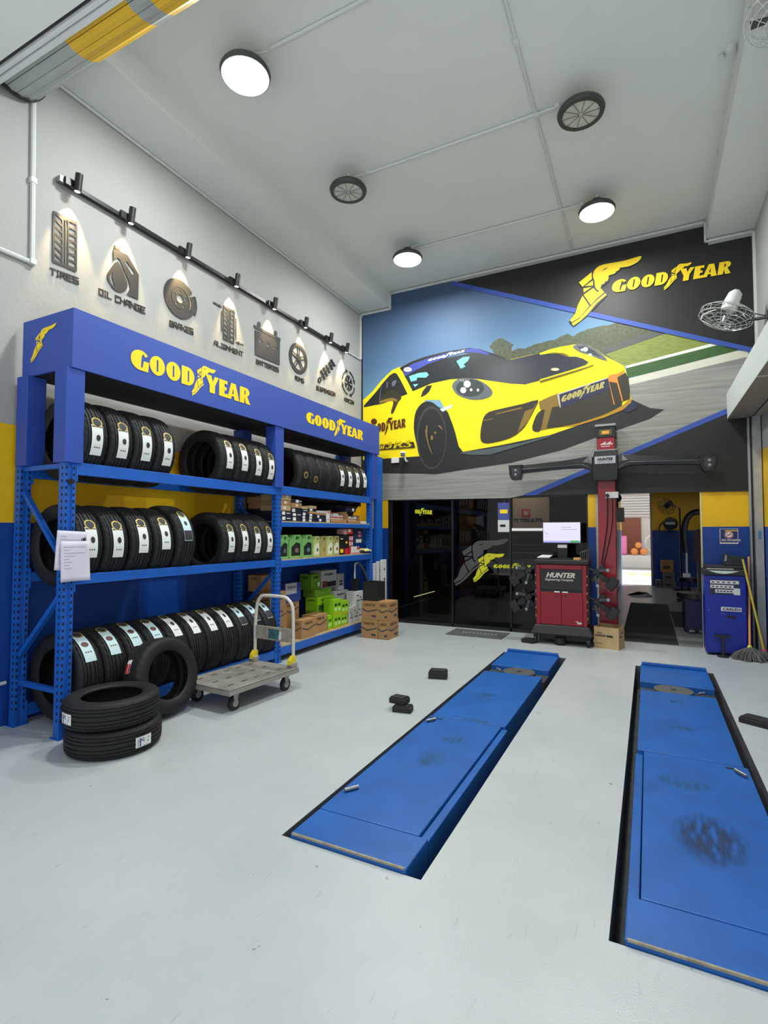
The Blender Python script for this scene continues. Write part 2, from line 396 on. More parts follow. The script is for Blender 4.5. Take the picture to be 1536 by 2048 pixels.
body = [(726,800),(745,783),(757,768),(774,749.7),(785,740),(798.8,734),(815,734),(900,720),(1000,722),(1024.6,718),(1057,711),(1079,706.5),(1100,698.7),(1120,693.7),(1146,689.4),(1160,688),(1179,691.5),(1195,700),(1209,711.6),(1223,718.7),(1237,726),(1249,733),(1251,739),(1252,745),(1257,755),(1259.7,781.7),(1261,795),(1264,797.5),(1262,806),(1245,820),(1209,835),(1157,850.5),(1100,870),(1000,890.6),(926,903.5),(915,890),(900,836),(880,800),(850,800),(835,860),(840,912.4),(756,918),(726,920)]
printed('car_body', [body], P_YEL)
printed('car_roof', [K4([(430,410),(470,388),(620,310),(820,240),(1100,170),(1463,116)])+K5([(400,262),(600,328),(780,398),(700,440),(400,330),(0,300)])+K4([(850,330),(520,560),(480,470)])], P_DARK)
printed('windscreen', [K4([(512,535),(650,450),(850,350),(1100,265),(1463,195)])+K5([(200,318),(400,300),(560,340),(800,415),(870,408),(1100,358),(1250,325)])+K6([(0,345),(120,328),(260,335),(400,372),(500,370),(600,400),(680,450),(640,490),(400,570),(0,690)])+K5([(1250,710),(1050,760),(850,750),(600,715),(430,690),(280,675),(0,690)])+K4([(900,635),(625,752)])], pm('glass', (44,48,50), rough=.3))
printed('bonnet', [K5([(780,445),(870,410),(1100,360),(1250,327)])+K6([(0,347),(120,330),(260,338),(400,374),(500,372),(600,402),(680,450),(640,488),(400,568),(0,688)])+K5([(1250,708),(1050,757),(850,747),(620,715),(450,660),(520,560)])], pm('bonnet', (50,54,64), rough=.3, var=.25, vscale=3))
printed('sun_strip', [K4([(482,440),(620,350),(850,270),(1100,200),(1463,128)])+K5([(320,252),(400,266),(560,330),(520,345),(400,318),(200,308),(0,360)])+K4([(1100,262),(850,350),(650,450),(515,530)])], pm('strip_blue', (62,74,160)))
printed_each('sky_reflections', [K4([(570,530),(720,480),(830,470),(860,510),(820,550),(690,550),(680,590),(600,610)]), K5([(90,435),(180,380),(280,370),(250,430),(190,480),(215,510),(150,540)]), K4([(630,650),(710,640),(660,690)])], pm('cyan', (118,196,212)))
printed('side_window', [K4([(-90,960),(0,860),(100,745),(200,615),(290,515),(350,478),(390,490),(440,570),(550,790),(440,832),(200,928),(-90,985)])], P_DARK)
printed_each('window_pillar', [K4([(130,950),(160,660),(168,650),(142,950)]), K4([(245,600),(265,630),(250,700),(240,700)]), K4([(320,620),(360,585),(390,600),(360,670),(320,680)])], pm('pillar', (96,104,124)))
printed('wing_mirror', [smoothpts(K4([(140,890),(200,800),(290,740),(360,735),(430,800),(460,850),(410,920),(340,1070),(305,1060),(340,925),(300,885),(150,925)]), 3)], pm('mirror', (52,46,30)))
printed('mirror_underside', [smoothpts(K4([(145,895),(290,850),(380,862),(400,905),(330,890),(160,922)]), 3)], pm('bronze', (150,118,40)))
printed('wing_vent', [K4([(740,840),(770,750),(830,670),(910,660),(870,750),(820,800)])], P_DARK)
arch = smoothpts(K4([(640,1250),(658,1090),(700,990),(770,920),(840,898),(920,918),(1010,985),(1120,1030),(1180,1160),(1240,1330),(1300,1560),(1345,1640),(1330,1690),(1400,1800),(1300,1900),(1100,1940),(950,1960),(900,1950),(830,1880),(740,1730),(690,1550),(655,1400)]), 3)
printed('front_wheel', [arch], P_DARK)
printed('tyre_ring', [([p for p in arc(740+900/7.315, 680+1430/7.315, 30, 63, 0, 350, 36)], [[p for p in arc(740+905/7.315, 680+1435/7.315, 27.5, 59, 0, 345, 30)]])], pm('tyre_grey', (62,62,60)))
printed_each('wheel_rim', [K4([(810,1330),(825,1250),(840,1250),(835,1400),(860,1520),(920,1690),(880,1620),(840,1500),(815,1400)]), K4([(985,1245),(1030,1255),(1070,1320),(1020,1280)]), arc(740+905/7.315, 680+1430/7.315, 2.6, 5, 0, 330, 10), arc(740+955/7.315, 680+1355/7.315, 2, 3, 0, 330, 10)], pm('rim_bronze', (140,112,50)))
printed('marker_light', [K4([(1020,1010),(1210,940),(1190,990),(1060,1050)])], pm('chrome', (205,220,225)))
hl = smoothpts(K5([(30,800),(60,720),(150,675),(280,675),(400,700),(520,770),(590,850),(580,910),(500,955),(380,975),(240,960),(100,900)]), 3)
hr = smoothpts(K6([(460,240),(500,205),(560,198),(650,210),(750,250),(850,320),(940,425),(850,410),(700,350),(560,310)]), 3)
printed_each('headlights', [hl, hr], pm('lamp_grey', (92,98,100)))
printed_each('headlight_bowls', [[p for p in arc(900+280/6.982, 660+810/6.982, 28, 17.5, 0, 350, 30)], K6([(520,230),(640,225),(760,290),(860,385),(720,340),(580,290)])], pm('lamp_dark', (50,58,58)))
printed_each('headlight_glints', [arc(900+240/6.982,660+755/6.982,7,7,0,340,14), arc(900+185/6.982,660+840/6.982,6,6,0,340,14), arc(900+295/6.982,660+835/6.982,2.6,3,0,340,10), arc(900+390/6.982,660+838/6.982,2.2,3,0,340,10), arc(1080+635/6.982,660+270/6.982,5,4.5,0,340,12), arc(1080+700/6.982,660+345/6.982,3.5,2.6,0,340,12), arc(1080+590/6.982,660+275/6.982,3,2.4,0,340,12)]+[K5([(130+i*14,690),(134+i*14,688),(240,755)]) for i in range(0,12,3)], pm('glint', (246,250,240)))
grl = smoothpts(K5([(470,1220),(520,1160),(620,1120),(1020,1030),(1230,975),(1190,1090),(1090,1280),(1000,1400),(840,1510),(600,1575),(480,1580),(430,1540),(425,1440),(440,1330)]), 2)
P_GR = pm('grille', (52,47,36), var=.2, vscale=60)
printed_each('intake_grille', [grl, smoothpts(K5([(1150,1340),(1200,1200),(1260,1130),(1330,1110),(1270,1390),(1210,1420),(1160,1405)]), 2)], P_GR)
P_BR = pm('bronze_dark', (132,104,40))
printed('centre_panel', [K5([(1240,1000),(1390,930),(1500,890)])+K6([(270,880),(280,1060),(170,1080),(90,1385),(10,1400),(70,1120),(0,1100)])], P_BR)
printed_each('grille_edges', [K5([(1050,1130),(1160,1095),(1220,1000),(1090,1275),(940,1440),(1000,1260)]), K5([(640,1165),(1000,1075),(1010,1095),(640,1180)]), K5([(465,1260),(600,1235),(600,1245),(470,1272)])], P_BR)
printed('centre_grille', [K6([(170,1080),(280,1060),(270,890),(950,665),(1090,660),(1190,590),(1235,660),(1255,850),(1255,960),(1150,1000),(1140,1060),(900,1180),(540,1300),(300,1350),(90,1380)])], P_GR)
printed('orange_edges', [K6([(950,670),(960,630),(1080,610),(1190,550),(1150,600),(1080,660),(1090,720),(1160,990),(1145,1000),(1075,740),(965,720),(1045,1040),(1030,1045)])], pm('orange', (214,130,50)))
printed('lower_lip', [K6([(300,1360),(540,1300),(900,1190),(1150,1055),(1260,955),(1285,960),(1270,1020),(1150,1120),(900,1220),(540,1330)])], pm('lip', (176,128,30)))
printed('splitter', [K5([(130,1720),(180,1702),(560,1655),(1000,1575),(1400,1470),(1400,1490),(900,1640),(560,1740),(300,1745)])], pm('splitter', (78,88,90)))
printed('splitter_end', [smoothpts(K6([(1170,1115),(1290,1000),(1360,1035),(1345,1090),(1230,1150)]), 2)], pm('navy', (30,40,66)))
printed_each('bonnet_crease', [K6([(0,708),(640,520),(740,485),(750,495),(560,565),(0,738)]), K6([(60,325),(200,312),(330,322),(440,370),(330,345),(200,325)])], pm('crease', (104,88,8)))
printed('front_plate', [K6([(265,895),(945,675),(960,830),(290,1090)])], pm('plate', (40,42,74)))
printed_each('plate_edge', [K6([(240,900),(265,885),(290,1085),(275,1080)]), K6([(265,885),(945,660),(945,676),(268,900)])], pm('plate_edge', (190,188,160)))
printed('bonnet_badge', [arc(1080+210/6.982,660+550/6.982,8.5,3,0,345,14)], pm('badge', (232,196,160)))
def px_affine(o, u, v): return lambda p: (o[0]+u[0]*p[0]+v[0]*p[1], o[1]+u[1]*p[0]+v[1]*p[1])
printed('plate_lettering', word_polys(px_affine(K6([(290,1015)])[0], (86.5/WORD_W*.995,-30.0/WORD_W), (3.0,-13.5)), .0), pm('olive', (178,168,92)))
P_DRED = pm('dark_red', (84,30,8))
printed('door_lettering', word_polys(px_affine((735.5,868), (9.65,-1.75), (0,-17.5)), 0, [2,3,4,5,6,7,99]), P_DRED)
printed('door_stripe', [K4([(60,1545),(640,1490),(662,1578),(60,1615)])], pm('stripe', (60,42,10)))
mb = MB()
for s, x0, y0, x1, y1, h in (('3', 225,1590,300,1580,98), ('RS', 340,1588,590,1560,100), ('GT',110,1600,205,1592,98)):
    LAY[0] += 0
    d = BY-(.003+(LAY[0]+1)*.0003)
    if s not in TXC: TXC[s] = txt_mesh(s)
    vs, fs = TXC[s]
    for o in (0, 10):
        mb.add([onY(*K4([(x0+o+(x1-x0)*x+30*y, y0+(y1-y0)*x-h*y)])[0], d) for x, y in vs], fs)
mb.build('stripe_lettering', P_YEL, mural); LAY[0] += 1
printed('door_roundel', [arc(748,843,6,6,0,340,16)], P_DRED)
printed('strip_lettering', word_polys(px_affine(K4([(840,318)])[0], (74/WORD_W*1.0,-19.5/WORD_W), (1.5,-5)), .1), pm('white_ink', (236,236,236)))
printed('race_number_disc', [arc(815.5,739,8,4.6,0,345,18)], MATS['print_white_ink'])
mb = MB(); 
for dx in (-2.6, .6):
    d = BY-(.003+(LAY[0]+1)*.0003); mb.poly([onY(815.5+dx+a, 739+b_, d) for a, b_ in ((0,-2),(1,-2.2),(1.2,2),(.2,2.2))])
mb.build('race_number', P_DARK, mural); LAY[0] += 1
P_BLUE = pm('stripe_blue', (52,78,160))
printed_each('blue_stripes', [[(905,562),(1505,695),(1505,705),(905,571)], [(1453,817),(1453,828),(1187.6,940),(1072.7,990),(1044.5,991),(1166.5,939.6)]], P_BLUE)
printed('black_corner', [[(1455,828),(1503,808),(1503,982),(1240,987),(1072,991),(1187.6,940)]], P_BLACK)
LB = crop(1140,500,9.6)
printed('emblem_outline', [LB([(1375,95),(1380,170),(1320,235),(1130,335),(975,355),(890,450),(760,500),(750,590),(690,650),(630,690),(605,730),(720,860),(330,1265),(70,1470),(-20,1380),(95,1200),(150,1040),(240,850),(235,720),(155,620),(430,400),(520,300),(700,245),(1080,175),(1300,110)])], P_BLACK)
printed('emblem', foot_polys(lambda p: LB([p])[0]), P_LOGO)
printed('wall_lettering', word_polys(px_affine((1222,586.5), (243/WORD_W*.985,-40.5/WORD_W), (4.2,-25.5)), .0), P_LOGO)

# white conduit strip round the head of the back wall
tr = MB(); e = .02
for a, b_ in (((-4.485,5.345),(-3.905,5.345)),((-3.905,5.345),(-3.905,5.61)),((-3.905,5.61),(.735,5.61)),((.735,5.61),(.735,5.345)),((.735,5.345),(1.262,5.345)),((1.262,5.345),(1.262,3.31)),((-4.485,5.345),(-4.485,4.56))):
    tr.bar((a[0],BY-.017,a[1]),(b_[0],BY-.017,b_[1]),.026,.03,(0,1,0))
tag(tr.build('cable_conduit', PIPE), 'white plastic cable conduit stepping round the top edge of the mural', 'conduit', 'white cable conduits')
# ------------------------------------------------------------------ front opening: lintel and rolled-up shutter overhead
SILV = mat('shutter_silver', (172,178,178), .4, metal=.35, var=.1, vscale=5)
SHYEL = mat('shutter_yellow', (222,176,40), .5)
DKG = mat('dark_gap', (52,56,58), .8)
roll = thing('roller_shutter', 'rolled up silver front shutter with yellow painted slats under the ceiling', 'shutter', (-1.6,2.29,5.22))
RC = (2.285, 5.224); RR = .230
segs = [(-4.43,-3.66,SILV),(-3.66,-3.02,SHYEL),(-3.02,-2.86,SILV),(-2.86,-2.62,SHYEL),(-2.62,1.2,SILV)]
for k in range(9):                      # slats on the lower half of the coil, each a facet with a raised lip
    a0 = math.radians(200+k*18); a1 = math.radians(200+k*18+16.8)
    for x0, x1, mm in segs:
        mb = MB(); pts = []
        for a, r in ((a0,RR),((a0+a1)/2,RR+.007),(a1,RR+.002),(a1+.012,RR-.012),(a0,RR-.014)):
            pts.append((RC[0]+r*math.cos(a), RC[1]+r*math.sin(a)))
        mb.poly([(x0,p[0],p[1]) for p in pts], ext=(x1-x0,0,0)); mb.build('slat', mm, roll, fix=True)
mb = MB().lathe([(.0,0),(RR-.012,0),(RR-.012,5.6),(0,5.6)], 20, (-4.42,RC[0],RC[1]), 'X'); mb.build('coil_core', DKG, roll)
mb = MB(); mb.lathe([(RR-.03,0),(RR+.014,0),(RR+.014,.03),(RR-.03,.03)], 28, (-4.455,RC[0],RC[1]), 'X', closed=True); mb.build('end_flange', BLACKP, roll)
lt = thing('wall_lintel', None, None, (-1.6,1.6,4.97), kind='structure')
MB().box((-4.5,.7,4.975),(1.4,2.035,5.7)).build('soffit', CEIL, lt)
MB().box((-4.5,2.035,4.975),(1.4,2.062,5.04)).build('soffit_lip', CEIL, lt)
MB().box((-4.5,2.062,4.995),(1.4,2.092,5.04)).build('shadow_gap', DKG, lt)
MB().box((-4.5,2.092,4.968),(1.4,2.122,5.005)).build('guide_channel', mat('alu_pale', (214,216,218), .4, metal=.1), lt)
MB().box((-4.5,2.122,4.975),(1.4,2.134,5.005)).build('guide_groove', GREYM, lt)
MB().box((-4.5,2.134,4.962),(1.4,2.168,5.005)).build('guide_channel', MATS['alu_pale'], lt)
MB().box((-4.5,1.62,4.9735),(1.4,1.626,4.975)).build('panel_joint', PIPE, lt)

# ------------------------------------------------------------------ right side shutter box and its guide
sb = thing('shutter_box', 'boxed-in pale grey side shutter housing along the wall under the fan', 'shutter', (1.1,6,2.96))
MB().add([(.93,2.35,2.965),(.93,8,2.965),(.93,8,3.29),(.93,2.35,3.29),(RX-.002,2.35,3.42),(RX-.002,8,3.42),(RX-.002,2.35,2.965),(RX-.002,8,2.965)],
         [(0,3,2,1),(3,4,5,2),(0,6,4,3),(1,2,5,7)]).build('housing', mat('box_paint', (196,202,198), .6), sb)
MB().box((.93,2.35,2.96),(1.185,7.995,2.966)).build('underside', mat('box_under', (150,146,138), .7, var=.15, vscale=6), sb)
MB().box((1.185,2.35,2.955),(1.20,7.99,2.97)).build('slot', DKG, sb)
MB().box((1.20,2.35,2.95),(RX-.002,7.99,2.966)).build('bottom_slat', mat('slat_beige', (170,162,148), .6), sb)
MB().box((.93,5.9,2.957),(1.185,5.93,2.96)).build('joint_strip', PIPE, sb)
gd = thing('shutter_guide', 'upright silver shutter guide rail in the corner beside the mops', 'guide rail', (1.2,7.9,0))
MB().box((1.135,7.93,0),(1.155,7.985,2.95)).build('rear_flange', GREYM, gd)
MB().box((1.155,7.93,0),(1.178,7.985,2.95)).build('channel_slot', BLACKP, gd)
MB().box((1.178,7.86,0),(1.262,7.985,2.95)).build('front_flange', mat('alu_rail', (176,178,176), .45, metal=.3, var=.2, vscale=14), gd)
MB().box((1.205,7.855,1.42),(1.235,7.861,1.52)).build('lock_plate', mat('lock_blue', (84,128,160), .5), gd)

# ------------------------------------------------------------------ ceiling and wall conduits
CG = 'white cable conduits'
def conduit(pts, r, label, clips=()):
    t = thing('cable_conduit', label, 'conduit', pts[0], CG)
    MB().tube(pts, r, 8).build('pipe', PIPE, t, smooth=True)
    for c in clips: MB().box([c[i]-.022 for i in range(3)], [c[i]+.022 for i in range(3)]).build('saddle_clip', PIPE, t)
    return t
CP = CZ-.014
conduit([(-.925,2.6,CP),(-.925,7.98,CP)], .013, 'long white ceiling conduit running from front to back between the lamps', [(-.925,y,CP) for y in (4.3,5.16,6.88,7.6)])
conduit([(-2.80,5.16,CP-.004),(-.70,5.16,CP-.004)], .015, 'white ceiling conduit crossing between the two unlit lamps', [(-2.80,5.16,CP),(-.72,5.16,CP)])
conduit([(-2.95,6.88,CP-.004),(-.66,6.88,CP-.004)], .013, 'white ceiling conduit crossing between the two lit lamps nearest the mural', [(-.68,6.88,CP)])
conduit([(-2.80,3.42,CP-.004),(-.70,3.42,CP-.004)], .015, 'white ceiling conduit leading to the big lit lamp by the rolled shutter')
conduit([(.765,2.6,CP),(.765,7.97,CP)], .010, 'thin white conduit along the bulkhead beside the smoke detector', [(.765,y,CP) for y in (4.55,5.9,6.6)])
conduit([(WX+.016,2.45,5.06),(WX+.016,2.472,3.74),(WX+.016,2.45,3.715),(WX+.016,1.3,3.70)], .020, 'painted pipe dropping down the white wall below the rolled shutter', [(WX+.022,2.47,3.72),(WX+.016,2.46,4.4)])
conduit([(WX+.016,1.3,.30),(WX+.016,2.36,.335)], .014, 'pale pipe low on the blue wall beside the rack foot', [(WX+.016,2.1,.327)])
conduit([(WX+.014,2.6,5.369),(WX+.014,7.94,5.369)], .014, 'thin conduit along the join of wall and ceiling above the track light')
conduit([(WX+.016,8-.03,4.545),(WX+.016,7.42,4.545)], .012, 'short conduit feeding the end of the black track light')
conduit([(1.245,7.985,3.3),(1.245,7.985,.0)], .009, 'thin pipe down the corner beside the yellow panel')

# smoke detector
t = thing('smoke_detector', 'small white smoke detector on the ceiling beside the caged fan', 'detector', (.70,5.2,CZ))
MB().lathe([(0,0),(.045,0),(.045,-.02),(.03,-.05),(0,-.052)], 16, (.70,5.2,CZ)).build('housing', PIPE, t, smooth=True)
MB().cyl((.63,5.25,CZ-.02),(.655,5.23,CZ-.02),.02,n=10).build('cable_gland', PIPE, t)

# ------------------------------------------------------------------ high bay lamps
LAMPRIM = mat('lamp_rim', (70,76,74), .45, metal=.4); LENS = mat('lamp_lens', (206,209,202), .4, metal=.15, var=.25, vscale=9)
LIT = mat('lamp_lit', (255,255,250), .5, emit=(250,255,250), estr=14)
def lamp(x, y, lit, label):
    t = thing('high_bay_lamp', label, 'ceiling lamp', (x,y,5.40), 'round high bay lamps on the ceiling')
    MB().lathe([(.165,.0),(.205,.0),(.215,.03),(.20,.06),(.15,.085),(.06,.10),(.06,.16),(0,.16)], 32, (x,y,5.42)).build('housing', LAMPRIM, t, smooth=True)
    MB().lathe([(0,.012),(.168,.012),(.168,.02),(0,.02)] if not lit else [(0,-.004),(.192,-.004),(.198,.004),(0,.004)], 32, (x,y,5.415)).build('lens', LIT if lit else LENS, t)
    mb = MB()
    if not lit:
        for k in range(10):
            a = k*math.pi/5; mb.bar((x+.02*math.cos(a),y+.02*math.sin(a),5.424),(x+.16*math.cos(a),y+.16*math.sin(a),5.424),.006,.004)
        mb.build('lens_ribs', STEEL, t)
    MB().tube([(x,y,5.57),(x,y,5.61),(x+.01,y,5.64)], .012, 8).build('hook', PIPE, t)
    MB().tube([(x+.02,y,5.57),(x+.08,y+.01,5.60),(x+.14,y+.05,5.62),(x+.18,y+.07,5.632)], .006, 6).build('cable', PIPE, t)
lamp(-3.03,3.36,True,'large lit ceiling lamp closest to the rolled front shutter')
lamp(-3.03,5.09,False,'unlit ceiling lamp on the side of the track light wall')
lamp(-3.03,6.76,True,'lit ceiling lamp above the car roof of the mural')
lamp(-.50,5.10,False,'unlit ceiling lamp in the middle of the ceiling beside the long conduit')
lamp(-.50,6.79,True,'lit ceiling lamp above the black part of the mural')
lamp(-.50,3.40,True,'lit ceiling lamp high up at the front beside the long conduit')

# ------------------------------------------------------------------ track light with eight spots
TL = thing('track_light', 'black track light with eight small warm spots on the white wall', 'track light', (WX+.06,5.0,4.54))
BLK = mat('satin_black', (26,27,28), .4)
MB().box((WX+.01,2.66,4.515),(WX+.055,7.44,4.55)).build('rail', BLK, TL)
MB().box((WX,2.655,4.51),(WX+.06,2.70,4.56)).build('end_cap', STEEL, TL)
SPY = [2.78,3.31,4.01,4.76,5.48,6.19,6.86,7.35]
SPE = mat('spot_lens', (255,250,230), .4, emit=(255,238,200), estr=12)
for i, y in enumerate(SPY):
    xx = WX+.115; zz = 4.535
    MB().box((WX+.055,y-.09,4.50),(WX+.085,y+.03,4.565)).build('adapter', BLK, TL)
    MB().bar((WX+.08,y-.01,4.54),(xx,y,4.55),.02,.02).build('swivel', BLK, TL)
    tilt = Vector((-.16,0,-1)).normalized() if i < 7 else Vector((-.3,.1,-1)).normalized()
    c = Vector((xx,y,zz+.01)); h = MB().cyl(c-tilt*.075, c+tilt*.075, .031, n=16).build('spot_head', BLK, TL, smooth=True)
    MB().cyl(c+tilt*.0755, c+tilt*.0765, .022, n=12).build('spot_lens', SPE, h)
    l = bpy.data.lights.new('spot_beam', 'SPOT'); l.energy = 85; l.color = (1,.70,.34); l.spot_size = math.radians(52); l.spot_blend = .55; l.shadow_soft_size = .02
    o = bpy.data.objects.new('spot_beam', l); COL.objects.link(o); o.location = c+tilt*.085
    o.rotation_euler = Vector((-.21,0,-1)).to_track_quat('-Z','Y').to_euler()

# ------------------------------------------------------------------ the two lift platforms in their pits
RB = mat('ramp_blue', (24,98,182), .42, var=.28, vscale=3.5, bump=.1, bscale=30)
RBD = mat('ramp_blue_worn', (46,98,172), .5, var=.45, vscale=7, second=(42,66,96))
WEAR = mat('worn_rubber_marks', (48,66,92), .7, var=.6, vscale=20, second=(40,100,185), stretch=(1,.35,1))
DSTEEL = mat('oily_steel', (92,94,92), .5, metal=.5, var=.4, vscale=12)
def platform(x0, x1, side, label):
    t = thing('lift_platform', label, 'car lift', ((x0+x1)/2, 2.2, 0), 'blue in-ground lift platforms')
    zt = .022; dm = 5.56
    MB().box((x0,PY0+.004,-.2),(x1,2.412,zt)).build('approach_plate', RB, t, bevel=.006)
    MB().box((x0+(.05 if side < 0 else .0),2.416,-.12),(x1-(.05 if side > 0 else 0),4.02,zt)).build('deck_plate', RB, t, bevel=.004)
    MB().box((x0+(0 if side < 0 else .02),2.416,-.2),(x0+.045,4.02,-.002)).build('side_ledge', RB, t, bevel=.004) if side < 0 else None
    MB().box((x1-.045,2.416,-.2),(x1,4.02,.006)).build('side_ledge', RB, t, bevel=.004) if side > 0 else None
    MB().box((x0+.01,4.024,-.2),(x1-.02,dm,zt+.002)).build('deck_plate', RB, t, bevel=.004)
    MB().box((x0,dm+.004,-.18),(x1,5.84,-.03)).build('turntable_tray', DSTEEL, t)
    xc = (x0+x1)/2+.03*side
    d = MB().cyl((xc,5.70,-.03),(xc,5.70,zt-.004),.165,n=36).build('turn_disc', mat('disc_steel', (128,132,130), .4, metal=.6, var=.2, vscale=10), t)
    MB().cyl((xc,5.70,zt-.004),(xc,5.70,zt+.002),.025,n=14).build('disc_hub', DSTEEL, d)
    MB().box((x0,5.845,-.2),(x1,6.60,zt+.004)).build('front_plate', RB, t, bevel=.006)
    MB().box((x0+.01,6.555,zt+.004),(x1-.01,6.60,zt+.035)).build('wheel_stop', RB, t, bevel=.006)
    MB().box((x0+.01,PY0+.002,zt-.006),(x1-.01,PY0+.012,zt+.003)).build('worn_edge', mat('bare_edge', (168,160,140), .5, metal=.3, var=.4, vscale=30), t)
    xl = x0+.03 if side > 0 else x1-.03
    for yy in (2.62, 3.85):
        MB().tube([(xl,yy,zt+.012),(xl+.05*side,yy+.07,zt+.014)], .011, 8).build('lock_pin', STEEL, t)
    MB().box((xl-.02,3.96,zt),(xl+.09*side,3.972,zt+.003)).build('slot', BLACKP, t)
    mb = MB()
    for k in range(3): mb.tube([(xc-.17*side-.02*k*side,5.66+.05*k,0),(xc-.22*side-.02*k*side,5.70+.03*k,.01),(xc-.25*side,5.74,0)], .007, 6)
    mb.build('lock_chain', STEEL, t)
    # tyre-worn patches, a hair proud of the paint
    spots = [((x0+x1)/2+.01,3.04,.19,.30),((x0+x1)/2-.05,3.6,.2,.12),((x0+x1)/2+.0,4.6,.11,.06),((x0+x1)/2-.03,5.3,.1,.08)] if side < 0 else [((x0+x1)/2-.02,3.25,.13,.15),((x0+x1)/2+.02,3.62,.12,.1),((x0+x1)/2-.04,4.75,.1,.07),((x0+x1)/2+.05,4.05,.16,.05)]
    for cx, cy, rx, ry in spots:
        pts = [(cx+rx*math.cos(a)*(1+random.uniform(-.25,.12)), cy+ry*math.sin(a)*(1+random.uniform(-.25,.12)), zt+.0026 if cy > 4.02 else zt+.0006) for a in [k*math.pi/9 for k in range(18)]]
        MB().poly(pts).build('scuff_mark', WEARM if cy < 3.3 and side < 0 else SCUFM, t)
def scuff_mat(name, dark, lo, hi, sc):
    M = bpy.data.materials.new(name); M.use_nodes = True; nt = M.node_tree; b = nt.nodes['Principled BSDF']; b.inputs['Roughness'].default_value = .6
    tc = nt.nodes.new('ShaderNodeTexCoord'); nz = nt.nodes.new('ShaderNodeTexNoise'); nz.inputs['Scale'].default_value = sc; nz.inputs['Detail'].default_value = 8
    mp = nt.nodes.new('ShaderNodeMapping'); mp.inputs['Scale'].default_value = (4.5,1.1,1); nt.links.new(tc.outputs['Object'], mp.inputs[0]); nt.links.new(mp.outputs[0], nz.inputs['Vector'])
    rp = nt.nodes.new('ShaderNodeValToRGB'); e = rp.color_ramp.elements; e[0].position = lo; e[1].position = hi; e[0].color = (0,0,0,1); e[1].color = (1,1,1,1)
    nt.links.new(nz.outputs['Fac'], rp.inputs[0])
    vl = nt.nodes.new('ShaderNodeVectorMath'); vl.operation = 'SUBTRACT'; vl.inputs[1].default_value = (.5,.5,0); nt.links.new(tc.outputs['Generated'], vl.inputs[0])
    mz = nt.nodes.new('ShaderNodeVectorMath'); mz.operation = 'MULTIPLY'; mz.inputs[1].default_value = (1,1,0); nt.links.new(vl.outputs[0], mz.inputs[0])
    ln = nt.nodes.new('ShaderNodeVectorMath'); ln.operation = 'LENGTH'; nt.links.new(mz.outputs[0], ln.inputs[0])
    fo = nt.nodes.new('ShaderNodeMapRange'); fo.inputs['From Min'].default_value = .22; fo.inputs['From Max'].default_value = .46; fo.inputs['To Min'].default_value = .85; fo.inputs['To Max'].default_value = 0; nt.links.new(ln.outputs['Value'], fo.inputs[0])
    ml = nt.nodes.new('ShaderNodeMath'); ml.operation = 'MULTIPLY'; nt.links.new(rp.outputs[0], ml.inputs[0]); nt.links.new(fo.outputs[0], ml.inputs[1]); nt.links.new(ml.outputs[0], b.inputs['Alpha'])
    b.inputs['Base Color'].default_value = (*lin(dark), 1); return M
WEARM = scuff_mat('tyre_scuff_dark', (34,54,84), .34, .66, 8); SCUFM = scuff_mat('tyre_scuff_light', (44,92,120), .36, .8, 9)
platform(-1.602,-.978,1,'blue sunken lift platform nearer to the tyre rack')
platform(-.105,.530,-1,'blue sunken lift platform nearer to the blue machine with a dark scuff patch')
# ------------------------------------------------------------------ storage rack
RKB = mat('rack_blue', (24,94,190), .42, var=.06, vscale=6); RKC = mat('rack_cladding_blue', (40,74,166), .5); HDB = mat('header_blue', (48,78,168), .5)
HOLE = mat('slot_dark', (14,22,48), .8); WOODB = mat('shelf_ply', (186,168,132), .7, var=.25, vscale=12)
rack = thing('storage_rack', 'tall blue pallet rack full of tyres and boxes along the painted wall', 'rack', (-4.12,2.42,0))
FX, BXK = -3.835, -4.40      # front faces of front and rear posts
PY = [2.38, 4.845, 7.13]
for y in PY:
    for fx in (FX, BXK):
        w_ = .085; d = .07
        prof = [(fx-d,y),(fx,y),(fx,y+.025),(fx-.012,y+.03),(fx-.012,y+.055),(fx,y+.06),(fx,y+w_),(fx-d,y+w_)]
        u = MB().poly([(p[0],p[1],.0) for p in prof], ext=(0,0,2.735)).build('upright', RKB, rack, fix=True)
        mb = MB(); z = .12
        while z < 1.98:
            for yy in (y+.006, y+.062): mb.box((fx-.002,yy,z),(fx+.0006,yy+.014,z+.022))
            mb.box((fx-d*.55,y-.0006,z),(fx-d*.55+.016,y+.002,z+.022))
            z += .05
        mb.build('perforation', HOLE, u, kind='stuff')
        MB().box((fx-.09,y-.015,0),(fx+.02,y+w_+.015,.006)).build('foot_plate', RKB, rack)
    # ladder bracing between the front and rear posts
    yc = y+.04
    for (x0,z0),(x1,z1) in (((BXK-.02,1.83),(FX-.04,1.27)),((FX-.04,1.07),(BXK-.02,.53)),((BXK-.02,.33),(FX-.04,.33)),((BXK-.02,2.0),(FX-.04,2.0))):
        MB().bar((x0,yc,z0),(x1,yc,z1),.035,.035).build('brace', RKB, rack)
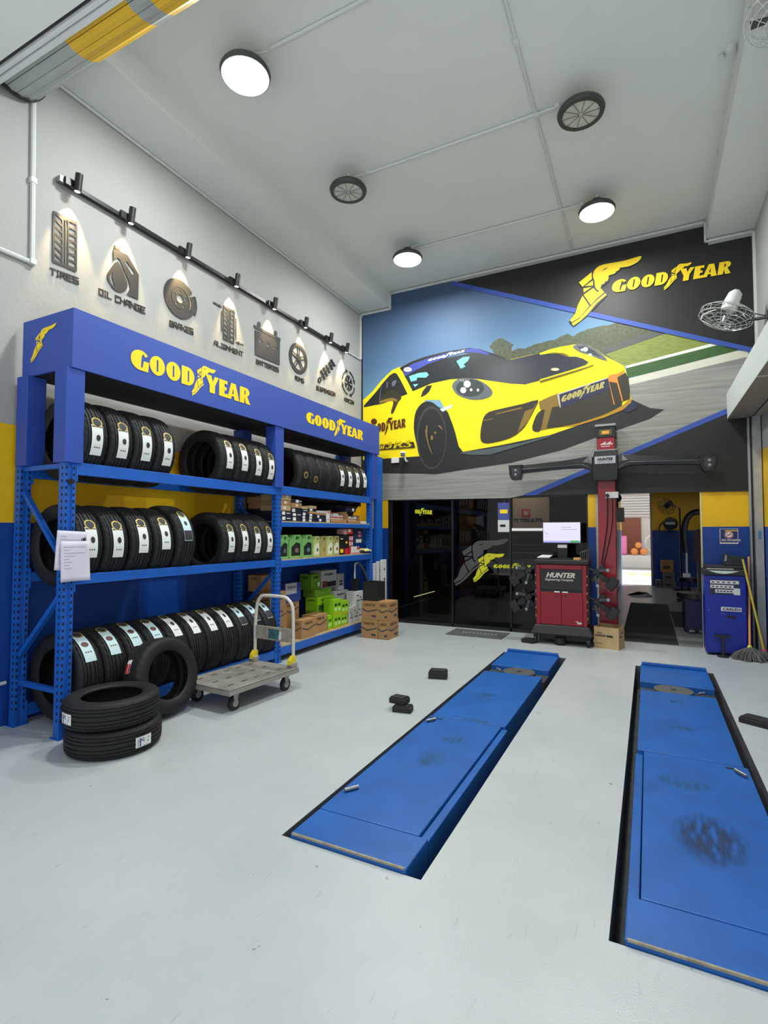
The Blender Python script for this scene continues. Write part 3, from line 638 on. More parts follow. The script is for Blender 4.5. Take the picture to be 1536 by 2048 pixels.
    # square cladding round the upper posts
for y0, y1 in ((2.362,2.505),(4.79,4.945),(7.155,7.335)):
    MB().box((-3.955,y0,2.02),(-3.812,y1,2.728)).build('post_cladding', RKC, rack, bevel=.003)
    MB().box((-4.445,y0,2.02),(-4.30,y1,2.728)).build('post_cladding', RKC, rack, bevel=.003)
for y0, y1, zs in ((PY[0]+.085,PY[1],((1.935,2.03),(1.108,1.186),(.06,.15))), (PY[1]+.085,PY[2],((1.948,2.048),(1.568,1.622),(1.09,1.17),(.07,.165)))):
    for z0, z1 in zs:
        for x0 in (FX-.045, BXK-.045):
            b_ = MB().box((x0,y0,z0),(x0+.045,y1,z1)).build('beam', RKB, rack, bevel=.004)
            for yy in (y0, y1-.012): MB().box((x0+.045,yy,z0-.05),(x0+.05,yy+.012,z1+.03)).build('beam_connector', RKB, b_)
kp = crop(540,970,6.982)
q = [onX(*p, -4.375) for p in kp([(1160,400),(1270,245)])]
MB().poly([(-4.375,4.95,1.64),(-4.375,q[0].y,1.64),(-4.375,q[0].y,q[0].z),(-4.375,q[1].y,q[1].z),(-4.375,q[1].y,1.94),(-4.375,4.95,1.94)], ext=(-.008,0,0)).build('back_shade_sheet', mat('back_black', (16,16,18), .8), rack, fix=True)  # black sheet added for the shadowed dark behind the upper goods
MB().box((-4.383,4.95,1.19),(-4.375,7.12,1.56)).build('back_shade_sheet', MATS['back_black'], rack)
for z0 in (1.622,1.170,.165):
    MB().box((BXK-.04,PY[1]+.09,z0),(FX-.004,PY[2],z0+.014)).build('shelf_board', WOODB, rack)
# header box with the brand lettering
HX, HY0, HY1, HZ0, HZ1 = -3.80, 2.395, 7.37, 2.73, 3.178
hd = MB().box((HX-.02,HY0,HZ0),(HX,HY1,HZ1)).build('header_board', HDB, rack)
MB().box((-4.44,HY0,HZ0),(HX-.02,HY0+.02,HZ1)).build('header_end', HDB, rack)
MB().box((-4.44,HY1-.02,HZ0),(HX-.02,HY1,HZ1)).build('header_end', HDB, rack)
MB().box((-4.44,HY0+.02,HZ0+.006),(HX-.02,HY1-.02,HZ0+.02)).build('header_underside', mat('underside_black', (26,26,26), .8), rack)
LETY = mat('letter_yellow', (250,216,22), .45); LETE = mat('letter_edge', (70,70,60), .5)
def flat_word(parent, P, U, V, m, off, slant=0, only=None, name='lettering'):
    """wordmark on a plane: P baseline start, U one cap-height advance, V cap height"""
    mb = MB(); P, U, V, off = Vector(P), Vector(U), Vector(V), Vector(off)
    for o, hs in word_polys(lambda p: p, slant, only):
        mb.poly([P+U*p[0]+V*p[1]+off for p in o], holes=[[P+U*p[0]+V*p[1]+off for p in h] for h in hs])
    return mb.build(name, m, parent)
for y0, y1, z0, z1 in ((2.88,4.34,2.866,3.035),(5.37,6.836,2.877,3.018)):
    flat_word(hd, (HX+.0035,y0,z0), (0,(y1-y0)/WORD_W,0), (0,0,z1-z0), LETY, (0,0,0))
ff = affine3(FOOT_SRC, [(-4.322,2.838),(-4.005,3.098),(-4.268,3.02)])
mb = MB()
for o, hs in foot_polys(ff): mb.poly([(p[0],HY0-.0035,p[1]) for p in o], holes=[[(p[0],HY0-.0035,p[1]) for p in h] for h in hs])
mb.build('emblem', LETY, rack)
MB().cyl((FX,2.425,1.88),(FX+.012,2.425,1.88),.022,n=16).build('magnet', BLACKP, rack)

# ------------------------------------------------------------------ tyres
RUB = mat('tyre_rubber', (25,26,28), .62, bump=.25, bscale=120, spec=.4); PAPER = mat('label_paper', (226,230,228), .55); PAPERB = mat('label_paper_blue', (196,222,226), .5)
INK = mat('label_ink', (40,44,52), .6); INKB = mat('label_ink_blue', (86,100,140), .6); GOLD = mat('sticker_gold', (196,172,84), .4, metal=.4); REDL = mat('label_red', (196,30,40), .5); CARR = mat('label_car', (92,52,48), .5)
TR, TW = .325, .215
def tyre_mesh():
    h = TW/2; g = .0075
    half = [(.205,-.085),(.212,-.094),(.228,-.101),(.255,-.1075),(.285,-.106),(.304,-.099),(.314,-.089),(.3205,-.076),(.3205,-.0735),(.3145,-.0715),(.3145,-.069),(.322,-.067),(.324,-.052),(.3165,-.0505),(.3165,-.0435),(.3245,-.042),(.325,-.024),(.317,-.0225),(.317,-.0155),(.325,-.014)]
    prof = half+[(r,-y) for r, y in reversed(half)]
    inner = [(.208,.072),(.235,.085),(.275,.09),(.300,.075),(.309,0),(.300,-.075),(.275,-.09),(.235,-.085),(.208,-.072)]
    prof = prof+inner; nh = len(half)
    def mod(k, i):
        if i in (5,6,7) or i in (2*nh-8,2*nh-7,2*nh-6): return -.0055 if k % 4 == 0 else 0
        if i in (11,12,2*nh-13,2*nh-12): return -.003 if (k+2) % 4 == 0 else 0
        if i in (15,16,2*nh-17,2*nh-16): return -.0025 if k % 8 == 0 else 0
        return 0
    mb = MB().lathe(prof, 128, (0,0,0), 'Y', closed=True, mod=mod)
    me = bpy.data.meshes.new('tyre_casing'); me.from_pydata(mb.v, [], mb.f); me.materials.append(RUB)
    import bmesh
    bm = bmesh.new(); bm.from_mesh(me); bmesh.ops.recalc_face_normals(bm, faces=bm.faces); bm.to_mesh(me); bm.free()
    me.polygons.foreach_set('use_smooth', [True]*len(me.polygons)); me.set_sharp_from_angle(angle=math.radians(32)); return me
TYM = tyre_mesh()
def patch(r, a0, a1, y0, y1, n=8):
    vs = []; fs = []
    for k in range(n+1):
        a = math.radians(a0+(a1-a0)*k/n)
        for y in (y0, y1): vs.append((r*math.cos(a), y, r*math.sin(a)))
    for k in range(n): fs.append((2*k,2*k+1,2*k+3,2*k+2))
    return vs, fs
def disc(r, a, y, rad, n=18, sq=1.0):
    vs = [(r*math.cos(math.radians(a)), y, r*math.sin(math.radians(a)))]
    for k in range(n):
        t = 2*math.pi*k/n; aa = math.radians(a)+rad*sq*math.sin(t)/r; vs.append((r*math.cos(aa), y+rad*math.cos(t), r*math.sin(aa)))
    return vs, [(0,1+k,1+(k+1) % n) for k in range(n)]
def mesh_of(name, bits, m):
    mb = MB()
    for vs, fs in bits: mb.add(vs, fs)
    me = bpy.data.meshes.new(name); me.from_pydata(mb.v, [], mb.f); me.materials.append(m); me.update(); return me
R1, R2, R3 = TR+.0025, TR+.0036, TR+.0048
W2 = .046
LBL = {
 'white': (mesh_of('tread_label', [patch(R1,-22,20,-W2,W2)], PAPER), mesh_of('label_print', [disc(R2,2,.006,.018,14,1.4)]+[disc(R2,-11,y,.006,8) for y in (-.018,0,.018)]+[patch(R2,16.5,18.5,-W2*.9,W2*.9,2)], INK)),
 'car': (mesh_of('tread_label', [patch(R1,-22,20,-W2,W2)], PAPERB), mesh_of('label_print', [disc(R2,3,0,.030,16,.8)]+[disc(R2,-9,y,.007,8) for y in (-.02,0,.02)], CARR)),
 'dark': (mesh_of('tread_label', [patch(R1,-22,20,-W2,W2)], PAPERB), mesh_of('label_print', [patch(R2,-21,-6,-W2*.94,W2*.94),disc(R2,6,0,.018,14,1.3)], INK)),
 'red': (mesh_of('tread_label', [patch(R1,-8,12,-.05,-.0)], PAPER), mesh_of('label_print', [patch(R2,-8,6,-.048,-.028),patch(R2,-8,6,-.022,-.002)], REDL)),
 'square': (mesh_of('tread_label', [patch(R1,-11,11,-.05,.03)], PAPER), mesh_of('label_print', [disc(R2,random.uniform(-8,8),random.uniform(-.045,.02),.005,6) for _ in range(16)]+[patch(R2,4,6,-.045,.02,2),patch(R2,7.5,8.2,-.045,.02,2)], INKB)),
}
STK = (mesh_of('round_sticker', [disc(R2+.0002,24,.004,.044)], GOLD), mesh_of('sticker_print', [disc(R3,24,.004,.034)], INK))
STKM = (mesh_of('round_sticker', [disc(R2,-6,.004,.044)], GOLD), mesh_of('sticker_print', [disc(R3,-6,.004,.030)], INK))
def tyre(loc, rot, label, group, kind='white', sticker=True, sc=1.0, wsc=1.0):
    t = thing('tyre', label, 'tyre', loc, group)
    if isinstance(rot, Matrix): t.rotation_euler = rot.to_euler()
    else: t.rotation_euler = rot
    t.scale = (sc, wsc, sc)
    link(bpy.data.objects.new('casing', TYM), t)
    if kind:
        l = link(bpy.data.objects.new('tread_label', LBL[kind][0]), t); link(bpy.data.objects.new('label_print', LBL[kind][1]), l)['kind'] = 'stuff'
    if sticker:
        s_ = STKM if sticker == 'mid' else STK
        l = link(bpy.data.objects.new('round_sticker', s_[0]), t); link(bpy.data.objects.new('sticker_print', s_[1]), l)
    return t
ORD = ['first','second','third','fourth','fifth','sixth','seventh','eighth','ninth','tenth','eleventh']
def row(ys, z, angs, kinds, stick, where, group, sc=1.0, wsc=1.0, x=-4.115):
    for i, y in enumerate(ys):
        k = kinds[i] if isinstance(kinds, (list, tuple)) else kinds
        what = {'white':'white labelled','car':'pale blue labelled','dark':'dark labelled',None:'unlabelled'}[k]
        st = stick[i] if isinstance(stick, (list, tuple)) else stick
        s_ = sc[i] if isinstance(sc, (list, tuple)) else sc
        tyre((x, y, z+(s_-1)*.30), (0, math.radians(-(angs[i] if isinstance(angs,(list,tuple)) else angs)), 0), f'{what} tyre, {ORD[i]} from the front in {where}', group, k, st, s_, wsc)
row([2.60,2.825,3.05,3.27], 2.236, [-3,-2,-1,-4], 'white', True, 'the top row above the taped papers', 'tyres on the top shelf, first group')
row([4.04,4.262,4.485,4.70], 2.236, [7,7,2,-2], 'white', True, 'the top row before the middle post', 'tyres on the top shelf, second group')
row([5.36,5.58,5.80,6.02,6.24,6.455,6.67,6.885], 2.248, [0,-6,0,0,4,5,6,9], [None,None,None,None,'white','white','white','white'], ['mid','mid',None,None,True,True,True,True], 'the top row above the parts boxes', 'tyres on the top shelf, third group')
row([2.575,2.80,3.035,3.265,3.50], 1.398, [6,5,10,14,24], ['white','white','white','white','dark'], True, 'the middle row behind the taped papers', 'tyres on the middle shelf, first group', [1,1,1,1,1.05])
row([4.085,4.29,4.49,4.69], 1.398, [5,6,1,2], 'white', True, 'the middle row beside the oil cans', 'tyres on the middle shelf, second group', .98, .93)
row([2.60+.2135*k for k in range(11)], .369, [46,48,53,50,54,52,50,50,48,50,50], ['car','car','car','car','white','white','white','white','dark','dark','dark'], [True,True,True,True,True,True,True,True,True,True,True], 'the bottom row on the floor beams', 'tyres in the bottom row', 1.04, .97)
t12 = math.radians(12)
lean = Matrix(((0,math.cos(t12),-math.sin(t12)),(-1,0,0),(0,math.sin(t12),math.cos(t12)))) @ Matrix.Rotation(math.radians(-24), 3, 'Y')
tyre((-3.60,3.08,.322), lean, 'loose black tyre leaning upright against the bottom row with a red label', 'loose tyres on the floor', 'red', False, .945, .95)
tyre((-3.405,2.51,.0935), (math.pi/2,0,math.radians(-1)), 'black tyre lying flat on the floor at the bottom of the two-tyre stack', 'loose tyres on the floor', 'square', False, .955, .86)
tyre((-3.42,2.50,.279), (math.pi/2,0,math.radians(-97)), 'black tyre lying flat on top of the two-tyre stack', 'loose tyres on the floor', 'square', False, .955, .86)

# papers clipped to the front post
PW = mat('paper_white', (214,212,226), .7)
def sheet(pts, x, label, bend=0.0, lines=10):
    t = thing('paper_sheet', label, 'paper', tuple(onX(*pts[0], x)), 'papers taped to the rack post')
    (a, b_, c, d) = [onX(*p, x) for p in pts]; mb = MB(); n = 10; vs = []
    for j in range(n+1):
        for i in range(n+1):
            u, v = i/n, j/n; p = (a*(1-u)+b_*u)*(1-v)+(d*(1-u)+c*u)*v
            vs.append(p+Vector((bend*math.sin(u*5+v*2)*v,0,0)))
    fs = [(j*(n+1)+i,(j+1)*(n+1)+i,(j+1)*(n+1)+i+1,j*(n+1)+i+1) for j in range(n) for i in range(n)]
    mb.add(vs, fs); o = mb.build('sheet', PW, t, smooth=True); sol = o.modifiers.new('thick','SOLIDIFY'); sol.thickness = .001
    mb = MB()
    for k in range(lines):
        v0 = .14+.075*k; u0 = .1; u1 = random.choice([.3,.38,.5,.82])
        f = lambda u, v: (a*(1-u)+b_*u)*(1-v)+(d*(1-u)+c*u)*v+Vector((.002+bend*math.sin(u*5+v*2)*v,0,0))
        m_ = 4
        for q in range(m_):
            ua, ub = u0+(u1-u0)*q/m_, u0+(u1-u0)*(q+1)/m_
            mb.add([f(ua,v0),f(ub,v0),f(ub,v0+.012),f(ua,v0+.012)], [(0,1,2,3)])
    mb.build('printed_lines', mat('faint_ink', (150,150,168), .7), o)
    return t
KP = crop(0,1000,4.095)
sheet(KP([(470,248),(722,262),(715,590),(440,575)]), -3.800, 'white paper sheet taped on the rack post behind another sheet', .004)
sheet(KP([(497,340),(738,335),(735,655),(490,676)]), -3.788, 'creased white paper sheet hanging in front on the rack post', .010, 8)

# ------------------------------------------------------------------ raised service icons and words on the white wall
ICON = mat('icon_charcoal', (40,41,41), .6)
IX = -4.489; IEXT = (-.006,0,0)
KA, KB = crop(80,330,4.389), crop(400,560,4.389)
GLY = {'T':[[(0,1),(1,1)],[(.5,1),(.5,0)]],'I':[[(.5,0),(.5,1)],[(.15,1),(.85,1)],[(.15,0),(.85,0)]],'R':[[(0,0),(0,1),(.9,1),(.9,.5),(0,.5)],[(.5,.5),(1,0)]],
 'E':[[(1,1),(0,1),(0,0),(1,0)],[(0,.5),(.85,.5)]],'S':[[(1,1),(0,1),(0,.5),(1,.5),(1,0),(0,0)]],'O':[[(0,0),(0,1),(1,1),(1,0),(0,0)]],'L':[[(0,1),(0,0),(1,0)]],'C':[[(1,1),(0,1),(0,0),(1,0)]],
 'H':[[(0,0),(0,1)],[(1,0),(1,1)],[(0,.5),(1,.5)]],'A':[[(0,0),(0,.7),(.25,1),(1,1),(1,0)],[(0,.42),(1,.42)]],'N':[[(0,0),(0,1),(1,0),(1,1)]],'G':[[(1,1),(0,1),(0,0),(1,0),(1,.48),(.55,.48)]],
 'B':[[(0,0),(0,1),(.85,1),(.85,.52),(0,.52)],[(.85,.52),(1,.45),(1,0),(0,0)]],'K':[[(0,0),(0,1)],[(0,.5),(.4,.5),(1,1)],[(.4,.5),(1,0)]],'M':[[(0,0),(0,1),(.5,.45),(1,1),(1,0)]],'P':[[(0,0),(0,1),(1,1),(1,.45),(0,.45)]],'U':[[(0,1),(0,0),(1,0),(1,1)]]}
def stroke_quads(pl, wd):
    out = []
    for (x0,y0),(x1,y1) in zip(pl, pl[1:]):
        d = math.hypot(x1-x0, y1-y0); ux, uy = (x1-x0)/d*wd/2, (y1-y0)/d*wd/2
        out.append([(x0-ux-uy,y0-uy+ux),(x1+ux-uy,y1+uy+ux),(x1+ux+uy,y1+uy-ux),(x0-ux+uy,y0-uy-ux)])
    return out
def relief(name, polys, parent, x=IX):
    mb = MB()
    for pl in polys:
        o, hs = pl if isinstance(pl, tuple) and isinstance(pl[1], list) else (pl, [])
        mb.poly([onX(*p, x) for p in o], ext=IEXT, holes=[[onX(*p, x) for p in h] for h in hs])
    return mb.build(name, ICON, parent, fix=True)
def wrelief(name, polys, parent, c, r, x=IX):
    """polys in circle units about wall point c"""
    mb = MB()
    for pl in polys:
        o, hs = pl if isinstance(pl, tuple) and isinstance(pl[1], list) else (pl, [])
        f = lambda p: (x, c.y+p[0]*r, c.z+p[1]*r)
        mb.poly([f(p) for p in o], ext=IEXT, holes=[[f(p) for p in h] for h in hs])
    return mb.build(name, ICON, parent, fix=True)
def word_sign(parent, s, bl, br, h, K):
    b0, b1 = K([bl])[0], K([br])[0]; h = h/4.389; n = len(s); wid = [(.55 if ch == 'I' else .45 if ch == ' ' else 1) for ch in s]; tot = sum(wid)+.32*(n-1); x = 0
    for ch, w_ in zip(s, wid):
        if ch != ' ':
            polys = []
            for pl in GLY[ch]:
                for q in stroke_quads(pl, .23):
                    polys.append([(b0[0]+(b1[0]-b0[0])*(x+p[0]*w_)/tot, b0[1]+(b1[1]-b0[1])*(x+p[0]*w_)/tot-h*(.1+.8*p[1])) for p in q])
            relief('letter', polys, parent)
        x += w_+.32
def bil(q): return lambda u, v: tuple((q[0][i]*(1-u)+q[1][i]*u)*(1-v)+(q[3][i]*(1-u)+q[2][i]*u)*v for i in (0,1))
def tread_icon(parent, K, q):
    f = bil(K(q)); hs = []
    for k in range(7):
        v0 = .03+.135*k; hs.append([f(.08,max(.05,v0)),f(.37,v0+.075),f(.37,min(.96,v0+.16)),f(.08,min(.93,v0+.085))])
    for k in range(7): v0 = .06+.13*k; hs.append([f(.66,v0),f(.93,v0+.005),f(.93,v0+.085),f(.66,v0+.09)])
    hs.append([f(.43,.08),f(.495,.08),f(.495,.95),f(.43,.95)]); hs.append([f(.54,.07),f(.60,.07),f(.60,.95),f(.54,.95)])
    relief('tyre_symbol', [([f(.02,0),f(.97,0),f(1,.03),f(1,.97),f(.97,1),f(.03,1),f(0,.97),f(0,.03)], hs)], parent)
SG = 'raised service signs on the white wall'
def sign(label, p): return thing('service_sign', label, 'sign', tuple(onX(*p, IX)), SG)
t = sign('raised charcoal sign of a tyre tread over the word TIRES', KA([(220,950)])[0])
tread_icon(t, KA, [(115,398),(330,505),(324,942),(110,850)]); word_sign(t, 'TIRES', (95,960), (337,1050), 62, KA)
t = sign('raised charcoal sign of an oil can over the words OIL CHANGE', KA([(720,1200)])[0])
relief('can_cap', [KA([(655,705),(708,735),(703,757),(653,730)])], t)
relief('oil_can', [(KA([(643,750),(655,738),(708,760),(772,792),(868,965),(862,1180),(765,1138),(792,1085),(785,1030),(700,830),(680,812),(645,840)]), [KA([(760,845),(832,945),(825,962),(805,958),(748,862)])])], t)
relief('oil_drop', [(smoothpts(KA([(683,848),(755,1000),(768,1050),(755,1098),(705,1118),(645,1085),(602,1020),(592,965),(612,925)]), 3), [smoothpts(KA([(638,940),(615,980),(625,1035),(658,1062),(640,1010),(632,975)]), 2)])], t)
word_sign(t, 'OIL CHANGE', (522,1140), (922,1308), 60, KA)
t = sign('raised charcoal sign of a brake disc over the word BRAKES', KA([(1240,1400)])[0])
c = onX(*KA([(1229,1175)])[0], IX); r = (onX(*KA([(1185,978)])[0], IX).z-onX(*KA([(1275,1372)])[0], IX).z)/2*.97
wrelief('brake_disc', [(arc(0,0,1,1,36,334,40)+arc(0,0,.74,.74,-26,-34,2)[::-1]+arc(0,0,.68,.68,-30,30,10)+[(.68*math.cos(.6),.68*math.sin(.6))], [arc(0,0,.57,.57,0,350,30)])], t, c, r)
wrelief('disc_hub', [(arc(0,0,.54,.54,0,350,30), [arc(0,0,.21,.21,0,345,16)]+[arc(.38*math.cos(a),.38*math.sin(a),.075,.075,0,330,8) for a in [math.radians(90+72*k) for k in range(5)]])], t, c, r)
wrelief('brake_caliper', [arc(0,0,1.15,1.15,-27,28,8)+arc(0,0,.75,.75,28,-27,8)], t, c, r)
word_sign(t, 'BRAKES', (1142,1415), (1345,1490), 54, KA)
t = sign('raised charcoal sign of an aligned tyre with arrows over the word ALIGNMENT', KB([(255,600)])[0])
tread_icon(t, KB, [(205,220),(308,268),(302,563),(205,520)])
relief('arrow', [KB([(120,195),(124,190),(172,222),(174,212),(193,240),(165,240),(168,230),(120,205)])], t)
relief('arrow', [KB([(384,578),(384,568),(345,552),(347,540),(318,545),(340,570),(342,560)])], t)
relief('side_bar', [KB([(191,272),(197,272),(197,452),(191,448)])], t); relief('side_bar', [KB([(313,335),(319,338),(319,518),(313,516)])], t)
word_sign(t, 'ALIGNMENT', (128,572), (378,674), 44, KB)
t = sign('raised charcoal sign of a car battery over the word BATTERIES', KB([(595,770)])[0])
plus = KB([(525,507),(537,512),(537,532),(552,540),(552,550),(537,544),(537,572),(526,567),(526,540),(510,533),(510,523),(526,529)])
bolt = KB([(602,543),(585,578),(597,584),(587,612),(612,570),(599,565)]); minus = KB([(638,585),(678,602),(678,614),(638,597)])
relief('battery_case', [(KB([(485,438),(702,540),(700,747),(487,656)]), [plus, bolt, minus])], t)
relief('battery_lid', [KB([(475,393),(707,512),(707,538),(476,418)])], t)
for q in ([(507,402),(507,378),(516,364),(527,370),(533,388),(533,414)], [(653,476),(653,455),(661,444),(672,450),(679,465),(679,488)]): relief('terminal', [KB(q)], t)
word_sign(t, 'BATTERIES', (498,736), (691,811), 42, KB)
t = sign('raised charcoal sign of a wheel rim over the word RIMS', KB([(870,860)])[0])
c = onX(*KB([(866,690)])[0], IX); r = (onX(*KB([(852,548)])[0], IX).z-onX(*KB([(885,836)])[0], IX).z)/2*.97
wrelief('rim_ring', [(arc(0,0,1,1,0,352,44), [arc(0,0,.80,.80,0,352,40)])], t, c, r)
wrelief('rim_lip', [(arc(0,0,.77,.77,0,352,40), [arc(0,0,.73,.73,0,352,40)])], t, c, r)
for k in range(5):
    a = math.radians(90+72*k); rot = lambda p: (p[0]*math.cos(a)-p[1]*math.sin(a), p[0]*math.sin(a)+p[1]*math.cos(a))
    wrelief('spoke', [([rot(p) for p in ((.05,-.13),(.74,-.13),(.74,.13),(.05,.13))], [[rot(p) for p in ((.26,-.05),(.70,-.075),(.70,.075),(.26,.05))]])], t, c, r)
wrelief('hub', [arc(0,0,.16,.16,0,345,14)], t, c, r, IX+.004)
word_sign(t, 'RIMS', (838,878), (913,908), 40, KB)
t = sign('raised charcoal sign of a coil spring damper over the word SUSPENSION', KB([(1100,960)])[0])
sp = []
for k in range(5):
    cx, cy = 1078+22*k, 845-27*k
    for pl in ([(cx-20,cy-50+4*k),(cx+14,cy+30-2*k)], [(cx-10,cy-55+4*k),(cx+24,cy+24-2*k)]): relief('coil', [KB(q) for q in stroke_quads(pl, 6.5)], t)
for (cx, cy) in ((1052,878),(1158,735)): relief('eye_ring', [(KB([(cx+16*math.cos(a),cy+26*math.sin(a)) for a in [k*math.pi/9 for k in range(18)]]), [KB([(cx+7*math.cos(a),cy+12*math.sin(a)) for a in [k*math.pi/7 for k in range(14)]])])], t)
relief('damper_rod', [KB(q) for q in stroke_quads([(1060,865),(1152,748)], 9)], t)
word_sign(t, 'SUSPENSION', (1025,964), (1188,1024), 38, KB)
t = sign('raised charcoal sign of a snowflake in round arrows over the word AIRCON', KB([(1310,1050)])[0])
c = onX(*KB([(1305,905)])[0], IX); r = (onX(*KB([(1290,780)])[0], IX).z-onX(*KB([(1320,1032)])[0], IX).z)/2*.95
for k in range(3):
    a = math.radians(30+60*k); rot = lambda p: (p[0]*math.cos(a)-p[1]*math.sin(a), p[0]*math.sin(a)+p[1]*math.cos(a))
    st = [[(-.55,0),(.55,0)]]+[[(s*.32,0),(s*.52,d_)] for s in (-1,1) for d_ in (-.17,.17)]
    wrelief('snowflake_arm', [[rot(p) for p in q] for pl in st for q in stroke_quads(pl, .10)], t, c, r, IX+.0015*k)
for k in range(4):
    a0 = 62+90*k; e = math.radians(a0-62+0); 
    wrelief('round_arrow', [arc(0,0,.98,.98,a0-38,a0+20,8)+arc(0,0,.87,.87,a0+20,a0-38,8), [(.78*math.cos(math.radians(a0-36)),.78*math.sin(math.radians(a0-36))),(1.08*math.cos(math.radians(a0-36)),1.08*math.sin(math.radians(a0-36))),(.93*math.cos(math.radians(a0-56)),.93*math.sin(math.radians(a0-56)))]], t, c, r)
word_sign(t, 'AIRCON', (1268,1064), (1351,1095), 34, KB)
# ------------------------------------------------------------------ goods on the right-hand bay of the rack
CARD = mat('cardboard', (176,134,88), .75, var=.12, vscale=10); CARDP = mat('cardboard_pale', (196,166,120), .75, var=.1, vscale=10); NAVY = mat('navy_box', (22,30,52), .5)
WBOX = mat('white_box', (214,214,212), .5); GRN = mat('lime_box', (140,196,24), .5); DGRN = mat('green_box', (98,140,34), .5); BBLU = mat('battery_blue', (36,62,140), .5); RED = mat('red_box', (196,36,52), .5)
LTX = mat('box_ink', (58,44,36), .7); LTW = mat('white_print', (232,232,230), .6); SILB = mat('silver_box', (170,174,178), .4)
def px_yz(K, x0, y0, x1, y1, X):
    a, b_ = onX(*K([(x0,(y0+y1)/2)])[0], X), onX(*K([(x1,(y0+y1)/2)])[0], X)
    xm = (x0+x1)/2
    return a.y, b_.y, onX(*K([(xm,y1)])[0], X).z, onX(*K([(xm,y0)])[0], X).z
def boxed(name, label, cat, y0, y1, z0, z1, xf, dep, m, group=None, labels=(), text=None, chevron=None, tape=None, parts=()):
    """a box whose front faces the aisle; labels = white stickers (u0,v0,u1,v1,mat) on the front"""
    t = thing(name, label, cat, (xf-dep/2,(y0+y1)/2,z0), group)
    bd = MB().box((xf-dep,y0,z0),(xf,y1,z1)).build('body', m, t, bevel=.002)
    F = lambda u, v, e=.0012: Vector((xf+e, y0+(y1-y0)*u, z0+(z1-z0)*v))
    S = lambda u, v, e=.0012: Vector((xf-dep+dep*u, y0-e, z0+(z1-z0)*v))
    for (u0,v0,u1,v1,lm) in labels: MB().poly([F(u0,v0),F(u1,v0),F(u1,v1),F(u0,v1)]).build('label', lm, bd)
    if tape: MB().box((xf-dep*.5-.02,y0-.0008,z1-.03),(xf-dep*.5+.02,y1+.0008,z1+.0008)).build('tape', tape, bd)
    if chevron:
        for G in (F, S):
            MB().poly([G(.03,.60),G(.42,.46),G(.97,.66),G(.97,.60),G(.42,.38),G(.03,.54)]).build('chevron', chevron, bd)
    if text:
        for G, u0, u1 in ((F,.2,.75),(S,.2,.75)):
            mb = MB(); P = G(u0,.72,.0018); U = G(u1,.72,.0018)-P; V = G(u0,.86,.0018)-P
            text_into(mb, text[0], P, U, V, bold=.06); mb.build('lettering', text[1], bd)
    return t
KS = crop(540,970,6.982); KT = crop(540,1130,6.982)
SA, SB_, SBOT = 1.638, 1.186, .181
GA = 'parts boxes on the upper goods shelf'
def sa(x0, y0, x1, y1, m, label, labels=(), X=-3.87, dep=.28, cat='box', snap=None, name='parts_box', gap=.002):
    a, b_, z0, z1 = px_yz(KS, x0, y0, x1, y1, X)
    if snap is not None: z1 += snap-z0; z0 = snap
    a = max(a, 4.955) if X > -3.95 else a; return boxed(name, label, cat, a+gap, min(b_,7.10)-gap, z0, z1-.001, X, dep, m, GA, labels), z1
wl1 = [(.25,.25,.55,.8,LTW)]; wl2 = [(.15,.2,.45,.85,LTW),(.58,.45,.95,.6,LTW)]
colz = {}
def stack(x0, x1, hs, base=SA):
    z = base
    a, b_, _, _ = px_yz(KS, x0, 480, x1, 500, -3.87); a = max(a, 4.957)
    for h, m, label, lb in hs:
        boxed('parts_box', label, 'box', a+.003, b_-.003, z, z+h-.0015, -3.872-random.uniform(0,.012), .30, m, GA, lb); z += h
    return z
stack(150,300,[(.062,NAVY,'lowest navy parts box of the stack beside the middle post',wl2),(.062,NAVY,'second navy parts box of the stack beside the middle post',wl2),(.066,CARDP,'pale carton on the navy boxes beside the middle post',[(.3,.3,.55,.75,LTW)]),(.062,CARD,'brown carton second from top beside the middle post',[(.35,.3,.6,.75,LTW)]),(.07,CARDP,'pale carton topmost of the stack beside the middle post',[(.5,.35,.7,.8,LTW)])])
stack(302,448,[(.056,NAVY,'lowest navy box of the second parts stack',[(.15,.15,.45,.9,LTW)]),(.05,NAVY,'middle navy box of the second parts stack',wl2),(.06,NAVY,'third navy box of the second parts stack',[(.1,.15,.4,.85,LTW)]),(.06,CARD,'brown carton with small label on the second parts stack',[(.4,.3,.6,.75,LTW)]),(.045,NAVY,'black box with white label topmost on the second parts stack',[(.4,.1,.7,.9,LTW),(.78,.4,.98,.6,LTW)])])
stack(452,545,[(.038,NAVY,'lowest navy box of the narrow third parts stack',[(.1,.1,.5,.9,LTW)]),(.038,NAVY,'second navy box of the narrow third parts stack',[(.1,.1,.5,.9,LTW)]),(.04,NAVY,'third navy box of the narrow third parts stack',[(.1,.1,.5,.9,LTW)]),(.042,NAVY,'fourth navy box of the narrow third parts stack',[(.2,.5,.8,.7,LTW)]),(.036,CARDP,'flat pale carton topmost on the narrow third parts stack',())])
stack(549,655,[(.036,NAVY,'lowest navy box of the fourth parts stack',[(.05,.1,.4,.9,LTW)]),(.034,NAVY,'second navy box of the fourth parts stack',[(.05,.1,.4,.9,LTW)]),(.034,NAVY,'third navy box of the fourth parts stack',[(.05,.1,.4,.9,LTW)]),(.03,CARD,'flat brown carton in the fourth parts stack',()),(.038,NAVY,'dark box with white sticker high on the fourth parts stack',[(.1,.1,.45,.95,LTW)]),(.036,CARDP,'flat pale carton topmost on the fourth parts stack',())])
